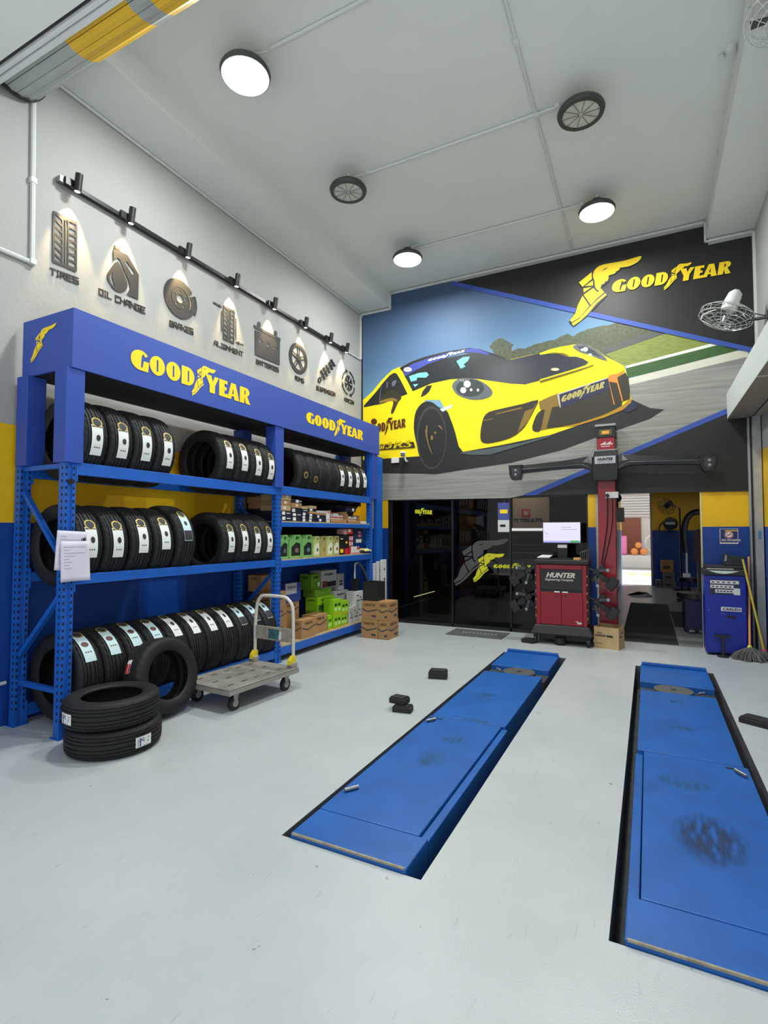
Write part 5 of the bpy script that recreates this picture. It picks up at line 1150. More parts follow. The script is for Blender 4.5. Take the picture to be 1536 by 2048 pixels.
# security camera on the mural
t = thing('security_camera', 'small white security camera fixed to the wall above the rack end', 'camera', tuple(onY(800,918,BY)))
c = onY(792,920,BY); MB().box((c.x-.07,BY-.04,c.z-.055),(c.x+.07,BY-.018,c.z+.035)).build('junction_box', LTW, t, bevel=.004)
c = onY(806,908,7.85); dr = Vector((.35,-.85,-.25)).normalized()
MB().bar(c-dr*.09, c+dr*.07, .075, .07).build('body', LTW, t, bevel=.006); MB().bar(c+dr*.07, c+dr*.078, .06, .055).build('lens_window', BLACKP, t)
MB().cyl(c+dr*.079, c+dr*.082, .018, n=12).build('lens', STEEL, t)
MB().tube([c-dr*.05, onY(812,922,7.93), (onY(812,922,7.93).x,BY-.018,onY(812,922,7.93).z)], .016, 8).build('bracket', LTW, t)

# ------------------------------------------------------------------ alignment camera column
CRED = mat('column_red', (146,20,36), .3, var=.12, vscale=4, coat=.2); GBLK = mat('gloss_black', (20,21,22), .28)
al = thing('alignment_column', 'dark red wheel alignment column with a long black camera beam', 'column', (-.505,7.82,0))
MB().box((-.615,7.74,0),(-.395,7.95,2.80)).build('column_post', CRED, al, bevel=.006)
MB().box((-.66,7.72,0),(-.35,7.96,.03)).build('foot_plate', CRED, al)
MB().box((-.625,7.735,2.80),(-.385,7.955,2.955)).build('top_cap', BLACKP, al, bevel=.004)
MB().box((-.635,7.72,2.955),(-.375,7.965,2.985)).build('cap_lid', STEEL, al)
bd = MB().box((-.585,7.73,2.83),(-.425,7.7355,2.905)).build('badge', mat('badge_olive', (96,88,50), .4, metal=.4), al, bevel=.01)
MB().box((-.55,7.7275,2.848),(-.46,7.7302,2.89)).build('badge_flame', mat('badge_amber', (232,160,60), .5), bd)
mb = MB(); [mb.poly([(-.57+.022*k,7.7385,2.70),(-.556+.022*k,7.7385,2.70),(-.55+.022*k,7.7385,2.718+.012*(k % 3)),(-.562+.022*k,7.7385,2.718+.012*(k % 3))]) for k in range(7)]; mb.box((-.56,7.7382,2.675),(-.45,7.739,2.682)); mb.build('faded_print', LTW, al, kind='stuff')
cr = MB().poly([(-.665,7.60,2.20),(-.355,7.60,2.20),(-.345,7.58,2.30),(-.345,7.57,2.52),(-.36,7.60,2.60),(-.655,7.60,2.60),(-.67,7.57,2.52),(-.675,7.58,2.30)], ext=(0,.145,0)).build('carriage', GBLK, al, bevel=.012, fix=True)
MB().box((-.635,7.563,2.42),(-.375,7.572,2.52)).build('name_plate', SILB, cr, bevel=.004)
mb = MB(); text_into(mb, 'HUNTER', (-.60,7.5615,2.462), (.185,0,0), (0,0,.034), slant=.06, bold=.12); text_into(mb, 'Engineering Company', (-.60,7.5615,2.440), (.185,0,0), (0,0,.012)); mb.build('plate_lettering', BLACKP, cr)
MB().box((-.66,7.60,2.600),(-.355,7.735,2.615)).build('carriage_lid', STEEL, cr)
for s in (-1, 1):
    X0 = -.67 if s < 0 else -.35; X1 = -1.70 if s < 0 else .68
    mb = MB()
    prof = [(0,2.33,2.52),(.05,2.36,2.54),(.12,2.385,2.53),(.35,2.385,2.50),(.75,2.36,2.475),(1.0,2.345,2.465)]
    vs = []; L = X1-X0
    for u, z0, z1 in prof:
        x = X0+L*u; vs += [(x,7.60,z0),(x,7.585,(z0+z1)/2),(x,7.61,z1),(x,7.69,z1),(x,7.70,(z0+z1)/2),(x,7.69,z0)]
    fs = []
    for i in range(len(prof)-1):
        for k in range(6): fs.append((i*6+k,i*6+(k+1)%6,(i+1)*6+(k+1)%6,(i+1)*6+k))
    fs += [(5,4,3,2,1,0), tuple((len(prof)-1)*6+k for k in range(6))]
    arm = mb.add(vs, fs).build('beam_arm', GBLK, al, fix=True, bevel=.004)
    MB().tube([(X0+L*u,7.583,z) for u, z in ((.02,2.36),(.06,2.40),(.13,2.43),(.5,2.415),(.95,2.40))], .006, 6).build('beam_edge', mat('edge_grey', (70,72,74), .35), arm)
    pod = MB().poly([(X1-.10,7.57,2.475),(X1+.10,7.57,2.475),(X1+.095,7.57,2.36),(X1+.065,7.57,2.26),(X1-.05,7.57,2.255),(X1-.085,7.57,2.32)], ext=(0,.14,0)).build('camera_pod', GBLK, al, bevel=.01, fix=True)
    MB().poly([(X1-.05,7.5685,2.43),(X1+.065,7.5685,2.43),(X1+.06,7.5685,2.36),(X1+.03,7.5685,2.29),(X1-.02,7.5685,2.29),(X1-.045,7.5685,2.34)]).build('pod_window', mat('pod_window', (50,52,54), .3), pod)
    for dz in (2.395,2.335): MB().cyl((X1+.005,7.568,dz),(X1+.005,7.560,dz),.018,n=14).build('camera_lens', STEEL, pod)
t = thing('wall_socket', 'white double power socket with a black plug on the red column', 'socket', (-.43,7.73,2.0))
MB().box((-.515,7.705,1.965),(-.355,7.738,2.05)).build('back_box', LTW, t, bevel=.004); MB().cyl((-.49,7.70,2.0),(-.49,7.67,2.0),.024,n=14).build('plug', BLACKP, t)
o = MB().tube(smoothpts([(-.49,7.685,1.975),(-.50,7.70,1.6),(-.56,7.71,1.2),(-.605,7.71,.9)], 5, False), .008, 6).build('power_cable', BLACKP, smooth=True); tag(o, 'thin black cable hanging down the red column from the plug', 'cable', 'cables on the red column')
o = MB().tube(smoothpts([(-.43,7.71,1.96),(-.44,7.715,1.6),(-.52,7.715,1.2),(-.59,7.71,.95)], 5, False), .007, 6).build('power_cable', BLACKP, smooth=True); tag(o, 'second black cable on the red column, nearer the doorway', 'cable', 'cables on the red column')

# ------------------------------------------------------------------ alignment console
KRED = mat('console_red', (142,18,36), .38, var=.06, vscale=5); PBLK = mat('console_black', (34,34,35), .5)
cn = thing('alignment_console', 'red and black wheel alignment console cabinet on casters', 'cabinet', (-1.06,7.6,0))
cx0, cx1, cy0, cy1 = -1.385, -.735, 7.36, 7.74
MB().box((cx0,cy0+.012,.26),(cx1,cy1,1.07)).build('carcass', mat('console_side', (60,14,20), .5), cn)
for p, q in (((cx0,cy0-.01,.26),(cx0+.055,cy0+.02,1.07)),((cx1-.055,cy0-.01,.26),(cx1,cy0+.02,1.07)),((cx0+.055,cy0-.01,1.005),(cx1-.055,cy0+.02,1.07))): MB().box(p, q).build('frame_rail', KRED, cn, bevel=.006)
pf = MB().box((cx0+.057,cy0-.004,.735),(cx1-.057,cy0+.012,1.002)).build('printer_flap', PBLK, cn)
mb = MB(); text_into(mb, 'HUNTER', (cx0+.135,cy0-.0055,.895), (.36,0,0), (0,0,.062), slant=.06, bold=.10); text_into(mb, 'Engineering Company', (cx0+.12,cy0-.0055,.855), (.36,0,0), (0,0,.028), slant=.03, bold=.04); mb.build('lettering', mat('letter_cream', (226,216,200), .5), pf)
MB().box((cx0+.057,cy0,.70),(cx1-.057,cy0+.012,.733)).build('shadow_gap', BLACKP, cn)
xm = (cx0+cx1)/2
for x0, x1 in ((cx0+.057,xm-.002),(xm+.002,cx1-.057)):
    d = MB().box((x0,cy0-.004,.265),(x1,cy0+.012,.70)).build('door', KRED, cn, bevel=.003)
    hx_ = x1-.05 if x0 < xm-.1 else x0+.05
    MB().box((hx_-.035,cy0-.008,.698),(hx_+.035,cy0-.002,.713)).build('handle', LTW, d)
    MB().cyl((hx_,cy0-.004,.655),(hx_,cy0-.008,.655),.011,n=12).build('lock', BLACKP, d)
mb = MB(); mb.box((cx1-.15,cy0-.0055,.322),(cx1-.115,cy0-.004,.328)); [mb.box((cx1-.125+.014*k,cy0-.0055,.292),(cx1-.116+.014*k,cy0-.004,.320)) for k in range(4)]; mb.build('faded_print', LTW, cn, kind='stuff')
MB().box((cx0-.02,cy0-.03,1.075),(cx1+.03,cy1+.02,1.135)).build('tray', PBLK, cn, bevel=.012)
for sx in (cx0-.012, cx1+.012): MB().box((sx-.012,cy0+.03,.3),(sx+.012,cy1-.03,1.07)).build('hanger_strip', PBLK, cn)
for k in range(6):
    for sx in (cx0-.004,cx1+.004): MB().box((sx-.004,cy0-.012,.36+.11*k),(sx+.004,cy0-.002,.385+.11*k)).build('strip_tab', CARDP, cn)
vs = [(cx0-.02,cy0-.02,.26),(cx1+.02,cy0-.02,.26),(cx1+.02,cy1,.26),(cx0-.02,cy1,.26),(cx0-.075,cy0-.06,.14),(cx1+.07,cy0-.06,.14),(cx1+.07,cy1+.03,.14),(cx0-.075,cy1+.03,.14)]
MB().add(vs, [(0,1,2,3),(7,6,5,4),(4,5,1,0),(5,6,2,1),(6,7,3,2),(7,4,0,3)]).build('base_skirt', PBLK, cn, bevel=.01)
MB().box((cx0+.02,cy0+.04,.06),(cx1-.02,cy1,.14)).build('under_tray', BLACKP, cn)
MB().cyl((xm-.02,cy0+.02,.02),(xm-.02,cy0+.02,.10),.07,n=20).build('cable_drum', BLACKP, cn)
for x in (cx0-.01, cx1+.01):
    for y in (cy0, cy1-.02):
        c = MB().lathe([(.012,-.02),(.045,-.02),(.058,-.012),(.058,.012),(.045,.02),(.012,.02)], 18, (x,y,.058), 'X', closed=True).build('caster', BLACKP, cn, smooth=True)
        MB().cyl((x-.022,y,.058),(x+.022,y,.058),.03,n=12).build('caster_hub', DSTEEL, c)
        MB().box((x-.028,y-.02,.06),(x+.028,y+.02,.14)).build('caster_fork', PBLK, c)
o = MB().poly([(-1.58,7.30,0),(-1.43,7.26,0),(-1.40,7.30,0),(-1.42,7.42,0),(-1.55,7.40,0)], ext=(0,0,.055)).build('rubber_chock', PBLK, fix=True); tag(o, 'black wedge foot on the floor beside the console', 'wedge')
# monitor
t = thing('monitor', 'wide screen monitor showing a pale form on the console', 'monitor', (-1.06,7.55,1.136))
MB().box((-1.315,7.50,1.345),(-.815,7.53,1.645)).build('bezel', BLACKP, t, bevel=.004)
sc_ = MB().box((-1.307,7.4985,1.385),(-.823,7.50,1.637)).build('screen', mat('screen_lit', (196,192,216), .4, emit=(196,190,218), estr=.75), t)
MB().box((-1.307,7.498,1.362),(-.823,7.50,1.384)).build('task_bar', mat('screen_bar', (150,152,206), .4, emit=(150,152,208), estr=.6), sc_)
MB().box((-.95,7.4972,1.364),(-.835,7.4985,1.392)).build('green_button', mat('screen_green', (70,150,90), .4, emit=(70,150,90), estr=.6), sc_)
mb = MB()
for x, z, w_ in ((-1.07,1.605,.006),(-1.06,1.57,.12),(-1.06,1.54,.20),(-1.29,1.50,.03),(-1.28,1.475,.05),(-1.28,1.44,.03)): mb.box((x,7.4975,z),(x+w_,7.4985,z+.004))
mb.build('form_lines', mat('screen_ink', (120,118,140), .5), sc_)
MB().box((-1.12,7.535,1.16),(-1.0,7.56,1.40)).build('stand_neck', BLACKP, t); MB().box((-1.2,7.45,1.1365),(-.92,7.62,1.15)).build('stand_foot', BLACKP, t)
MB().box((-1.12,7.52,1.29),(-1.0,7.534,1.335)).build('note_tag', LTW, t)
o = MB().poly([(-1.37,7.38,1.165),(-1.21,7.40,1.165),(-1.19,7.52,1.19),(-1.33,7.53,1.19)], ext=(0,0,-.012)).build('paper_pad', WBOX, fix=True); tag(o, 'pad of white paper on the console tray', 'paper')
t = thing('keyboard', 'black keyboard on the console tray under the monitor', 'keyboard', (-1.06,7.4,1.136))
MB().box((-1.16,7.36,1.1365),(-.93,7.44,1.155)).build('case', BLACKP, t)
for r_ in range(3):
    for c_ in range(9): MB().box((-1.152+.0245*c_,7.366+.024*r_,1.155),(-1.132+.0245*c_,7.386+.024*r_,1.160)).build('key', PBLK, t)
o = MB().poly([(-.90,7.37,1.137),(-.82,7.36,1.137),(-.80,7.40,1.137),(-.84,7.42,1.137)], ext=(0,0,.03)).build('orange_tool', mat('tool_orange', (222,160,96), .6), fix=True); tag(o, 'small orange handled tool on the console tray', 'tool')
mb = MB()
for k in range(5): mb.tube(smoothpts([(-.80+.02*k,7.40,1.14),(-.82+.03*k,7.44,1.22+.02*k),(-.76+.02*k,7.46,1.25-.01*k),(-.735+.005*k,7.48,1.14)], 4, False), .006, 6)
tag(mb.build('cable_bundle', mat('cable_grey', (60,62,66), .5), smooth=True), 'loop of grey and black cables on the console tray', 'cables')
# wheel clamps hanging on both sides
def clamp(x, z, s, label):
    t = thing('wheel_clamp', label, 'wheel clamp', (x,7.5,z), 'wheel clamps hung on the console')
    a = Vector((x,7.45,z)); d = Vector((s*.82,0,-.55)).normalized(); e = Vector((s*.55,0,.82)).normalized()
    MB().bar(a-d*.02, a+d*.20, .10, .05, e).build('body', PBLK, t, bevel=.008)
    MB().bar(a+d*.15, a+d*.24, .14, .12, e).build('target_housing', BLK, t, bevel=.012)
    for k in (-1, 1):
        j = MB().bar(a+d*.02+e*.03*k+Vector((0,-.06,0)), a+d*.10+e*.10*k+Vector((0,-.06,0)), .03, .03).build('jaw', mat('clamp_steel', (70,73,76), .35, metal=.6), t, bevel=.004)
        MB().cyl(a+d*.09+e*.09*k+Vector((0,-.10,0)), a+d*.09+e*.09*k+Vector((0,-.04,0)), .016, n=10).build('claw', STEEL, j)
    MB().cyl(a+d*.08+Vector((0,-.09,0)), a+d*.08+Vector((0,-.02,0)), .028, n=14).build('knob', BLK, t)
    MB().tube([a-d*.02, a-d*.05+Vector((-s*.02,0,.0))], .014, 8).build('hook', BLK, t)
    MB().bar(a-e*.09+d*.03, a+e*.10+d*.03, .07, .05, d).build('slide_rail', BLK, t, bevel=.006)
    t.scale = (1.25,1.1,1.35)
clamp(cx0-.10,.98,-1,'black wheel clamp hung high on the office side of the console')
clamp(cx0-.10,.62,-1,'black wheel clamp hung low on the office side of the console')
clamp(cx1+.10,.98,1,'black wheel clamp hung high on the column side of the console')
clamp(cx1+.10,.60,1,'black wheel clamp hung low on the column side of the console')
# open cardboard box beside the column
t = thing('open_carton', 'open brown carton with printed black lettering on the floor before the red column', 'carton', (-.485,7.50,0)); t.rotation_euler = (0,0,math.radians(-15))
x0, x1, y0, y1, h = -.64, -.33, 7.39, 7.61, .275; th = .006
MB().box((x0,y0,0),(x1,y1,th)).build('bottom', CARDP, t)
fr_ = MB().box((x0,y0,th),(x1,y0+th,h)).build('front_panel', CARDP, t); MB().box((x0,y1-th,th),(x1,y1,h+.015)).build('back_panel', CARDP, t)
MB().box((x0,y0+th,th),(x0+th,y1-th,h)).build('side_panel', CARDP, t); sp_ = MB().box((x1-th,y0+th,th),(x1,y1-th,h+.01)).build('side_panel', CARDP, t)
mb = MB(); [mb.box((x0+.04+.014*k,y0-.0012,.188),(x0+.05+.014*k,y0-.0005,.198+.006*(k % 2))) for k in range(5)]; [mb.poly([(x0+.014+.017*k,y0-.0012,.150),(x0+.027+.017*k,y0-.0012,.150),(x0+.032+.017*k,y0-.0012,.174),(x0+.019+.017*k,y0-.0012,.174)]) for k in range(8)]
mb.box((x0+.16,y0-.0012,.148),(x0+.24,y0-.0005,.175)); [mb.box((x0+.02+.022*k,y0-.0012,.055),(x0+.032+.022*k,y0-.0005,.066)) for k in range(4)]; mb.build('print', LTX, fr_, kind='stuff')
mb = MB(); [mb.box((x1+.0002,y0+.04+.05*k,.15+.05*k),(x1+.0012,y0+.10+.04*k,.17+.05*k)) for k in range(2)]; mb.build('print', LTX, sp_, kind='stuff')

# ------------------------------------------------------------------ blue fluid machine by the doorway
MBL = mat('machine_blue', (24,42,150), .38, var=.1, vscale=5); MTK = mat('machine_top', (36,40,42), .5)
mc = thing('service_machine', 'upright blue fluid service machine with a black top beside the doorway', 'machine', (.83,7.78,0))
x0, x1, y0, y1 = .605, 1.035, 7.60, 7.93
MB().box((x0,y0,.03),(x1,y1,.98)).build('cabinet', MBL, mc, bevel=.012)
for p, q in (((x0+.02,y0-.004,.06),(x1-.01,y0,.515)),((x0+.02,y0-.004,.525),(x1-.01,y0,.97))): MB().box(p, q).build('front_panel', MBL, mc, bevel=.003)
MB().box((x0-.015,y0-.02,.975),(x1+.02,y1,1.05)).build('top_tray', MTK, mc, bevel=.014)
MB().box((x0+.01,y0+.10,1.05),(x1,y1,1.095)).build('rear_rim', MTK, mc, bevel=.01)
MB().poly([(x0+.04+.32*k/12, y0-.0225, 1.005+.028-.0*k) for k in range(13)]+[(x0+.36-.32*k/12, y0-.0225, 1.033-.035*math.sin(math.pi*k/12)) for k in range(1,12)]).build('pale_crescent', mat('crescent', (206,222,206), .5), mc)
MB().box((x0+.03,y0+.02,1.0502),(x1-.12,y0+.08,1.055)).build('instruction_strip', WBOX, mc)
pl = MB().box((x0+.055,y0-.0055,.745),(x0+.36,y0-.004,.925)).build('instruction_panel', mat('panel_dark', (40,48,58), .5), mc)
for z0, z1, a, b_ in ((.875,.915,.06,.355),(.82,.86,.06,.30),(.765,.805,.11,.30)):
    lp = MB().box((x0+a,y0-.0065,z0),(x0+b_,y0-.0055,z1)).build('pictogram_strip', WBOX, pl); n = 5
    for k in range(n): MB().box((x0+a+.015+(b_-a-.02)*k/n,y0-.0072,z0+.012),(x0+a+.04+(b_-a-.02)*k/n,y0-.0064,z0+.026)).build('pictogram', [INK,RED,INK,BBLU,INK][k], lp) if False else None
    mb = MB()
    for k in range(n): mb.box((x0+a+.015+(b_-a-.02)*k/n,y0-.0072,z0+.012),(x0+a+.04+(b_-a-.02)*k/n,y0-.0064,z0+.026))
    mb.build('pictograms', INK, lp, kind='stuff')
MB().box((x0+.30,y0-.0075,.745),(x0+.365,y0-.0055,.825)).build('warning_label', WBOX, pl)
br = MB().box((x0+.165,y0-.0055,.545),(x0+.375,y0-.004,.595)).build('name_badge', WBOX, mc)
mb = MB(); text_into(mb, 'CARLEO', (x0+.18,y0-.0065,.555), (.18,0,0), (0,0,.028), bold=.1, slant=.04); mb.build('lettering', mat('ink_purple', (60,30,80), .5), br)
MB().box((x0+.225,y0-.0055,.46),(x0+.315,y0-.004,.495)).build('vent_slot', BLACKP, mc)
for x, z in ((x0+.04,.55),(x1-.03,.53),(x0+.17,.512),(x0+.195,.512)): MB().cyl((x,y0-.004,z),(x,y0-.007,z),.006,n=8).build('screw', STEEL, mc)
for sx in (x0+.05, x1-.05): MB().cyl((sx,y0+.05,0),(sx,y0+.05,.03),.02,n=10).build('foot', BLACKP, mc)
t = thing('floor_stand', 'short black T-shaped stand on the floor before the blue machine', 'stand', (.775,7.545,0))
MB().lathe([(0,0),(.062,0),(.062,.012),(.03,.02),(0,.022)], 18, (.775,7.545,0)).build('foot', PBLK, t); MB().box((.76,7.535,.02),(.79,7.555,.24)).build('stem', PBLK, t); MB().box((.69,7.53,.235),(.86,7.56,.262)).build('crossbar', PBLK, t)
t = thing('battery_tester', 'black boxy tester lying on top of the blue machine', 'tester', (.92,7.75,1.096))
MB().poly([(.82,7.70,1.10),(1.04,7.70,1.10),(1.05,7.70,1.20),(.90,7.70,1.215),(.86,7.70,1.24),(.825,7.70,1.235),(.81,7.70,1.15)], ext=(0,.14,0)).build('case', MTK, t, bevel=.008, fix=True)
for k in range(6): MB().box((.905+.022*k,7.6985,1.135),(.918+.022*k,7.70,1.165)).build('key', BLACKP, t)
MB().poly([(.83,7.6985,1.15),(.85,7.6985,1.15),(.855,7.6985,1.22),(.84,7.6985,1.22)]).build('grip_highlight', GREYM, t)
# mops
def strands(mb, c, n, rad, h):
    for k in range(n):
        a = 2*math.pi*k/n+random.uniform(-.2,.2); r = rad*random.uniform(.6,1.08); pts = []
        for q in range(5):
            u = q/4; pts.append((c[0]+r*math.cos(a)*u**.8*1.25, c[1]+r*math.sin(a)*u**.8*.8, max(.009, h*(1-u**2.2)*(1-.2*random.random())+.01)))
        mb.tube(pts, .0085, 5)
def mop(label, base, top, hm, cm, n, rad):
    t = thing('mop', label, 'mop', (base[0],base[1],0), 'mops leaning by the blue machine'); b_ = Vector(base); tp = Vector(top); d = (tp-b_).normalized()
    MB().tube([b_, tp], .0125, 10).build('handle', hm, t, smooth=True)
    MB().cyl(b_-d*.055, b_+d*.03, .04, .02, 14).build('clamp', cm, t)
    mb = MB(); strands(mb, (base[0],base[1]-.01), n, rad, max(.06, base[2]-.02)); strands(mb, (base[0],base[1]-.02), n, rad*.7, max(.06, base[2])); mb.build('mop_strands', mat('mop_grey', (112,112,108), .95, var=.4, vscale=30), t, kind='stuff', smooth=True)
OW = mat('handle_orange', (222,150,96), .5); YW = mat('handle_yellow', (214,190,70), .5)
mop('grey string mop with an orange handle and yellow-green clamp', (1.04,7.51,.14), (1.10,7.84,1.20), OW, mat('clamp_lime', (206,214,70), .5), 46, .165)
mop('grey string mop with a yellow handle and pink clamp', (1.19,7.58,.10), (1.00,7.555,1.18), YW, mat('clamp_pink', (226,70,120), .5), 26, .075)
# no smoking notice
t = thing('notice', 'small blue no smoking notice on the blue wall panel', 'sign', tuple(onY(1458,1087,BY)))
a, b_ = onY(1440,1087.5,BY-.004), onY(1476,1057.5,BY-.004)
MB().box((a.x,BY-.005,a.z),(b_.x,BY-.0008,b_.z)).build('backing', LTW, t); cx, cz = (a.x+b_.x)/2, (a.z+b_.z)/2
MB().box((a.x+.006,BY-.0062,a.z+.018),(b_.x-.006,BY-.005,b_.z-.004)).build('blue_field', mat('notice_blue', (24,52,104), .5), t)
MB().cyl((cx,BY-.0062,cz+.02),(cx,BY-.0072,cz+.02),.048,n=28).build('white_disc', LTW, t)
MB().lathe([(.036,0),(.045,0),(.045,-.0008),(.036,-.0008)], 28, (cx,BY-.0072,cz+.02), 'Y', closed=True).build('ban_ring', RED, t)
mb = MB(); mb.bar((cx-.026,BY-.0078,cz-.005),(cx+.028,BY-.0078,cz+.045),.006,.001,(0,1,0)); mb.build('ban_bar', RED, t)
MB().box((cx-.025,BY-.0076,cz+.016),(cx+.022,BY-.0072,cz+.024)).build('cigarette', BLACKP, t)
mb = MB(); text_into(mb, 'NO SMOKING', (a.x+.02,BY-.0066,a.z+.035), (.20,0,0), (0,0,.024), bold=.08); mb.build('lettering', LTW, t)
mb = MB()
for o, hs in word_polys(lambda p: p): mb.poly([(a.x+.055+p[0]*.0185,BY-.0066,b_.z-.032+p[1]*.014) for p in o], holes=[[(a.x+.055+p[0]*.0185,BY-.0066,b_.z-.032+p[1]*.014) for p in h] for h in hs])
mb.build('brand_lettering', LETY, t)

# ------------------------------------------------------------------ wall fans
WIRE = mat('wire_chrome', (205,208,204), .35, metal=.5); FANW = mat('fan_white', (206,208,206), .4)
def fan(c, n, R, wallpt, label):
    n = Vector(n).normalized(); c = Vector(c); u = n.cross(Vector((0,0,1))).normalized(); v = u.cross(n)
    t = thing('wall_fan', label, 'fan', tuple(wallpt), 'wall mounted cage fans')
    def circ(r, off, k=40): return [c+n*off+(u*math.cos(2*math.pi*i/k)+v*math.sin(2*math.pi*i/k))*r for i in range(k)]
    cg = MB()
    for r, off in ((R,.02),(R,-.05),(R*.84,.055),(R*.66,.075),(R*.48,.088),(R*.30,.096),(R*.16,.10),(R*.8,-.09),(R*.55,-.10)): cg.tube(circ(r, off), .0028 if r < R else .0045, 5, closed=True)
    for i in range(14):
        a = 2*math.pi*i/14; rd = u*math.cos(a)+v*math.sin(a); tw = u*math.cos(a+.5)+v*math.sin(a+.5)
        cg.tube([c+n*.10+rd*R*.1, c+n*.085+tw*R*.5, c+n*.02+tw*R, c-n*.05+tw*R, c-n*.10+tw*R*.6, c-n*.11+tw*R*.25], .0025, 5)
    cg.build('cage', WIRE, t, smooth=True)
    for k in range(3):
        a = 2*math.pi*k/3+.4; f = lambda rr, an, o: c+n*o+(u*math.cos(an)+v*math.sin(an))*rr
        MB().poly([f(.05,a,-.01),f(R*.5,a-.28,-.015),f(R*.86,a-.12,-.02),f(R*.88,a+.42,.03),f(R*.5,a+.5,.025),f(.05,a+.6,.01)], ext=n*.003).build('blade', mat('blade_grey', (70,74,72), .4, metal=.3), t)
    MB().cyl(c-n*.03, c+n*.06, .035, .028, 16).build('hub', STEEL, t, smooth=True)
    b = -n
    MB().tube([c+b*.07, c+b*.09, c+b*.20, c+b*.29, c+b*.33], [.06,.085,.085,.072,.035], 18).build('motor', FANW, t, smooth=True)
    MB().tube([c+b*.125, c+b*.137], .0865, 18).build('motor_band', STEEL, t)
    MB().tube(smoothpts([c+b*.14-v*.03, c+b*.20-v*.09, (c+Vector(wallpt))/2+Vector((0,0,-.02)), Vector(wallpt)], 4, False), .018, 8).build('arm', BLK, t, smooth=True)
    MB().tube(smoothpts([c+b*.2, c+b*.2+Vector((.05,0,.05)), (c+Vector(wallpt))/2+Vector((.03,0,.06)), Vector(wallpt)+Vector((-.01,.02,.02))], 4, False), .006, 6).build('cord', BLK, t, smooth=True)
    w_ = Vector(wallpt); MB().box((w_.x-.012,w_.y-.04,w_.z-.08),(RX-.001,w_.y+.04,w_.z+.08)).build('wall_plate', BLK, t)
fan((.86,7.30,4.05), (-.36,-.05,-.93), .285, (RX-.02,7.15,3.93), 'caged wall fan in front of the black part of the mural')
fan((.94,4.50,5.21), (-.10,-.12,-.98), .25, (RX-.02,4.4,5.15), 'caged wall fan high up near the front by the smoke detector')

# ------------------------------------------------------------------ back room through the doorway
BR = mat('backroom_floor', (150,152,150), .3, var=.15, vscale=2)
struct(MB().box((-.72,8.0,-.06),(3.2,16.9,-.0005)).build('floor_backroom', BR))
wl_ = struct(MB().box((-.745,8.19,0),(-.72,16.9,2.7)).build('wall_backroom_left', WHITE))
MB().box((-.72,8.19,1.57),(-.716,16.9,2.4)).build('yellow_band', YEL, wl_); MB().box((-.72,8.19,0),(-.716,16.9,1.57)).build('blue_band', BLU, wl_)
struct(MB().box((3.2,8.0,0),(3.3,16.9,2.7)).build('wall_backroom_right', BLU))
wf = struct(MB().box((.05,16.75,0),(3.2,16.9,2.7)).build('wall_backroom_far', YEL)); MB().box((.05,16.745,0),(3.2,16.75,1.56)).build('blue_band', BLU, wf); MB().box((.04,16.74,0),(.09,16.9,2.7)).build('pale_jamb', WHITE, wf)
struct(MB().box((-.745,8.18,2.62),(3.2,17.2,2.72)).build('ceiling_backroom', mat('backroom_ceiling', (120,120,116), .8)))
struct(MB().box((RX,8.18,0),(RX+.02,8.4,2.7)).build('wall_backroom_front', BLU))
for i, (x, y) in enumerate(((-.02,15.6),(1.05,15.4))):
    t = thing('round_ceiling_light', f'small lit round ceiling light in the back room, {"over the exit" if i == 0 else "over the machine corner"}', 'light', (x,y,2.58))
    MB().lathe([(0,0),(.13,0),(.15,.02),(.15,.04),(0,.04)], 24, (x,y,2.58)).build('lens', mat('backlight_lit', (255,255,250), .5, emit=(255,255,248), estr=8), t)
    MB().lathe([(.15,.0),(.17,.0),(.17,.04),(.15,.04)], 24, (x,y,2.58), closed=True).build('rim', LTW, t)
area_light('backroom_glow', (.4,13.5,2.55), .5, 5, (1,1,.98))
RM = mat('rubber_mat', (52,54,52), .9, bump=.5, bscale=80)
for x0, x1, y0, y1, lb in ((-.37,.33,8.06,12.45,'long dark rubber mat running through the doorway'),(.345,1.4,9.6,11.4,'second dark rubber mat beside the long one in the back room')):
    t = thing('rubber_mat', lb, 'mat', ((x0+x1)/2,(y0+y1)/2,0), 'rubber mats in the back room')
    MB().box((x0,y0,0),(x1,y1,.008)).build('sheet', RM, t); mb = MB(); k = x0+.05
    while k < x1-.03: MB().box((k,y0+.03,.008),(k+.012,y1-.03,.0105)).build('ridge', RM, t); k += .09
o = MB(); n = 14
vs = [(-.22+.30*math.cos(a)*random.uniform(.7,1.2), 13.95+.5*math.sin(a)*random.uniform(.6,1.1), .004) for a in [2*math.pi*k/n for k in range(n)]]
mb = MB().add(vs+[(-.25,13.9,.10),(-.05,14.1,.07)], [(k,(k+1) % n,n if k < 7 else n+1) for k in range(n)]+[(6,7,n+1),(6,n+1,n),(0,n,n+1)]); tag(mb.build('black_rag', BLACKP), 'crumpled black rag on the back room floor', 'rag')
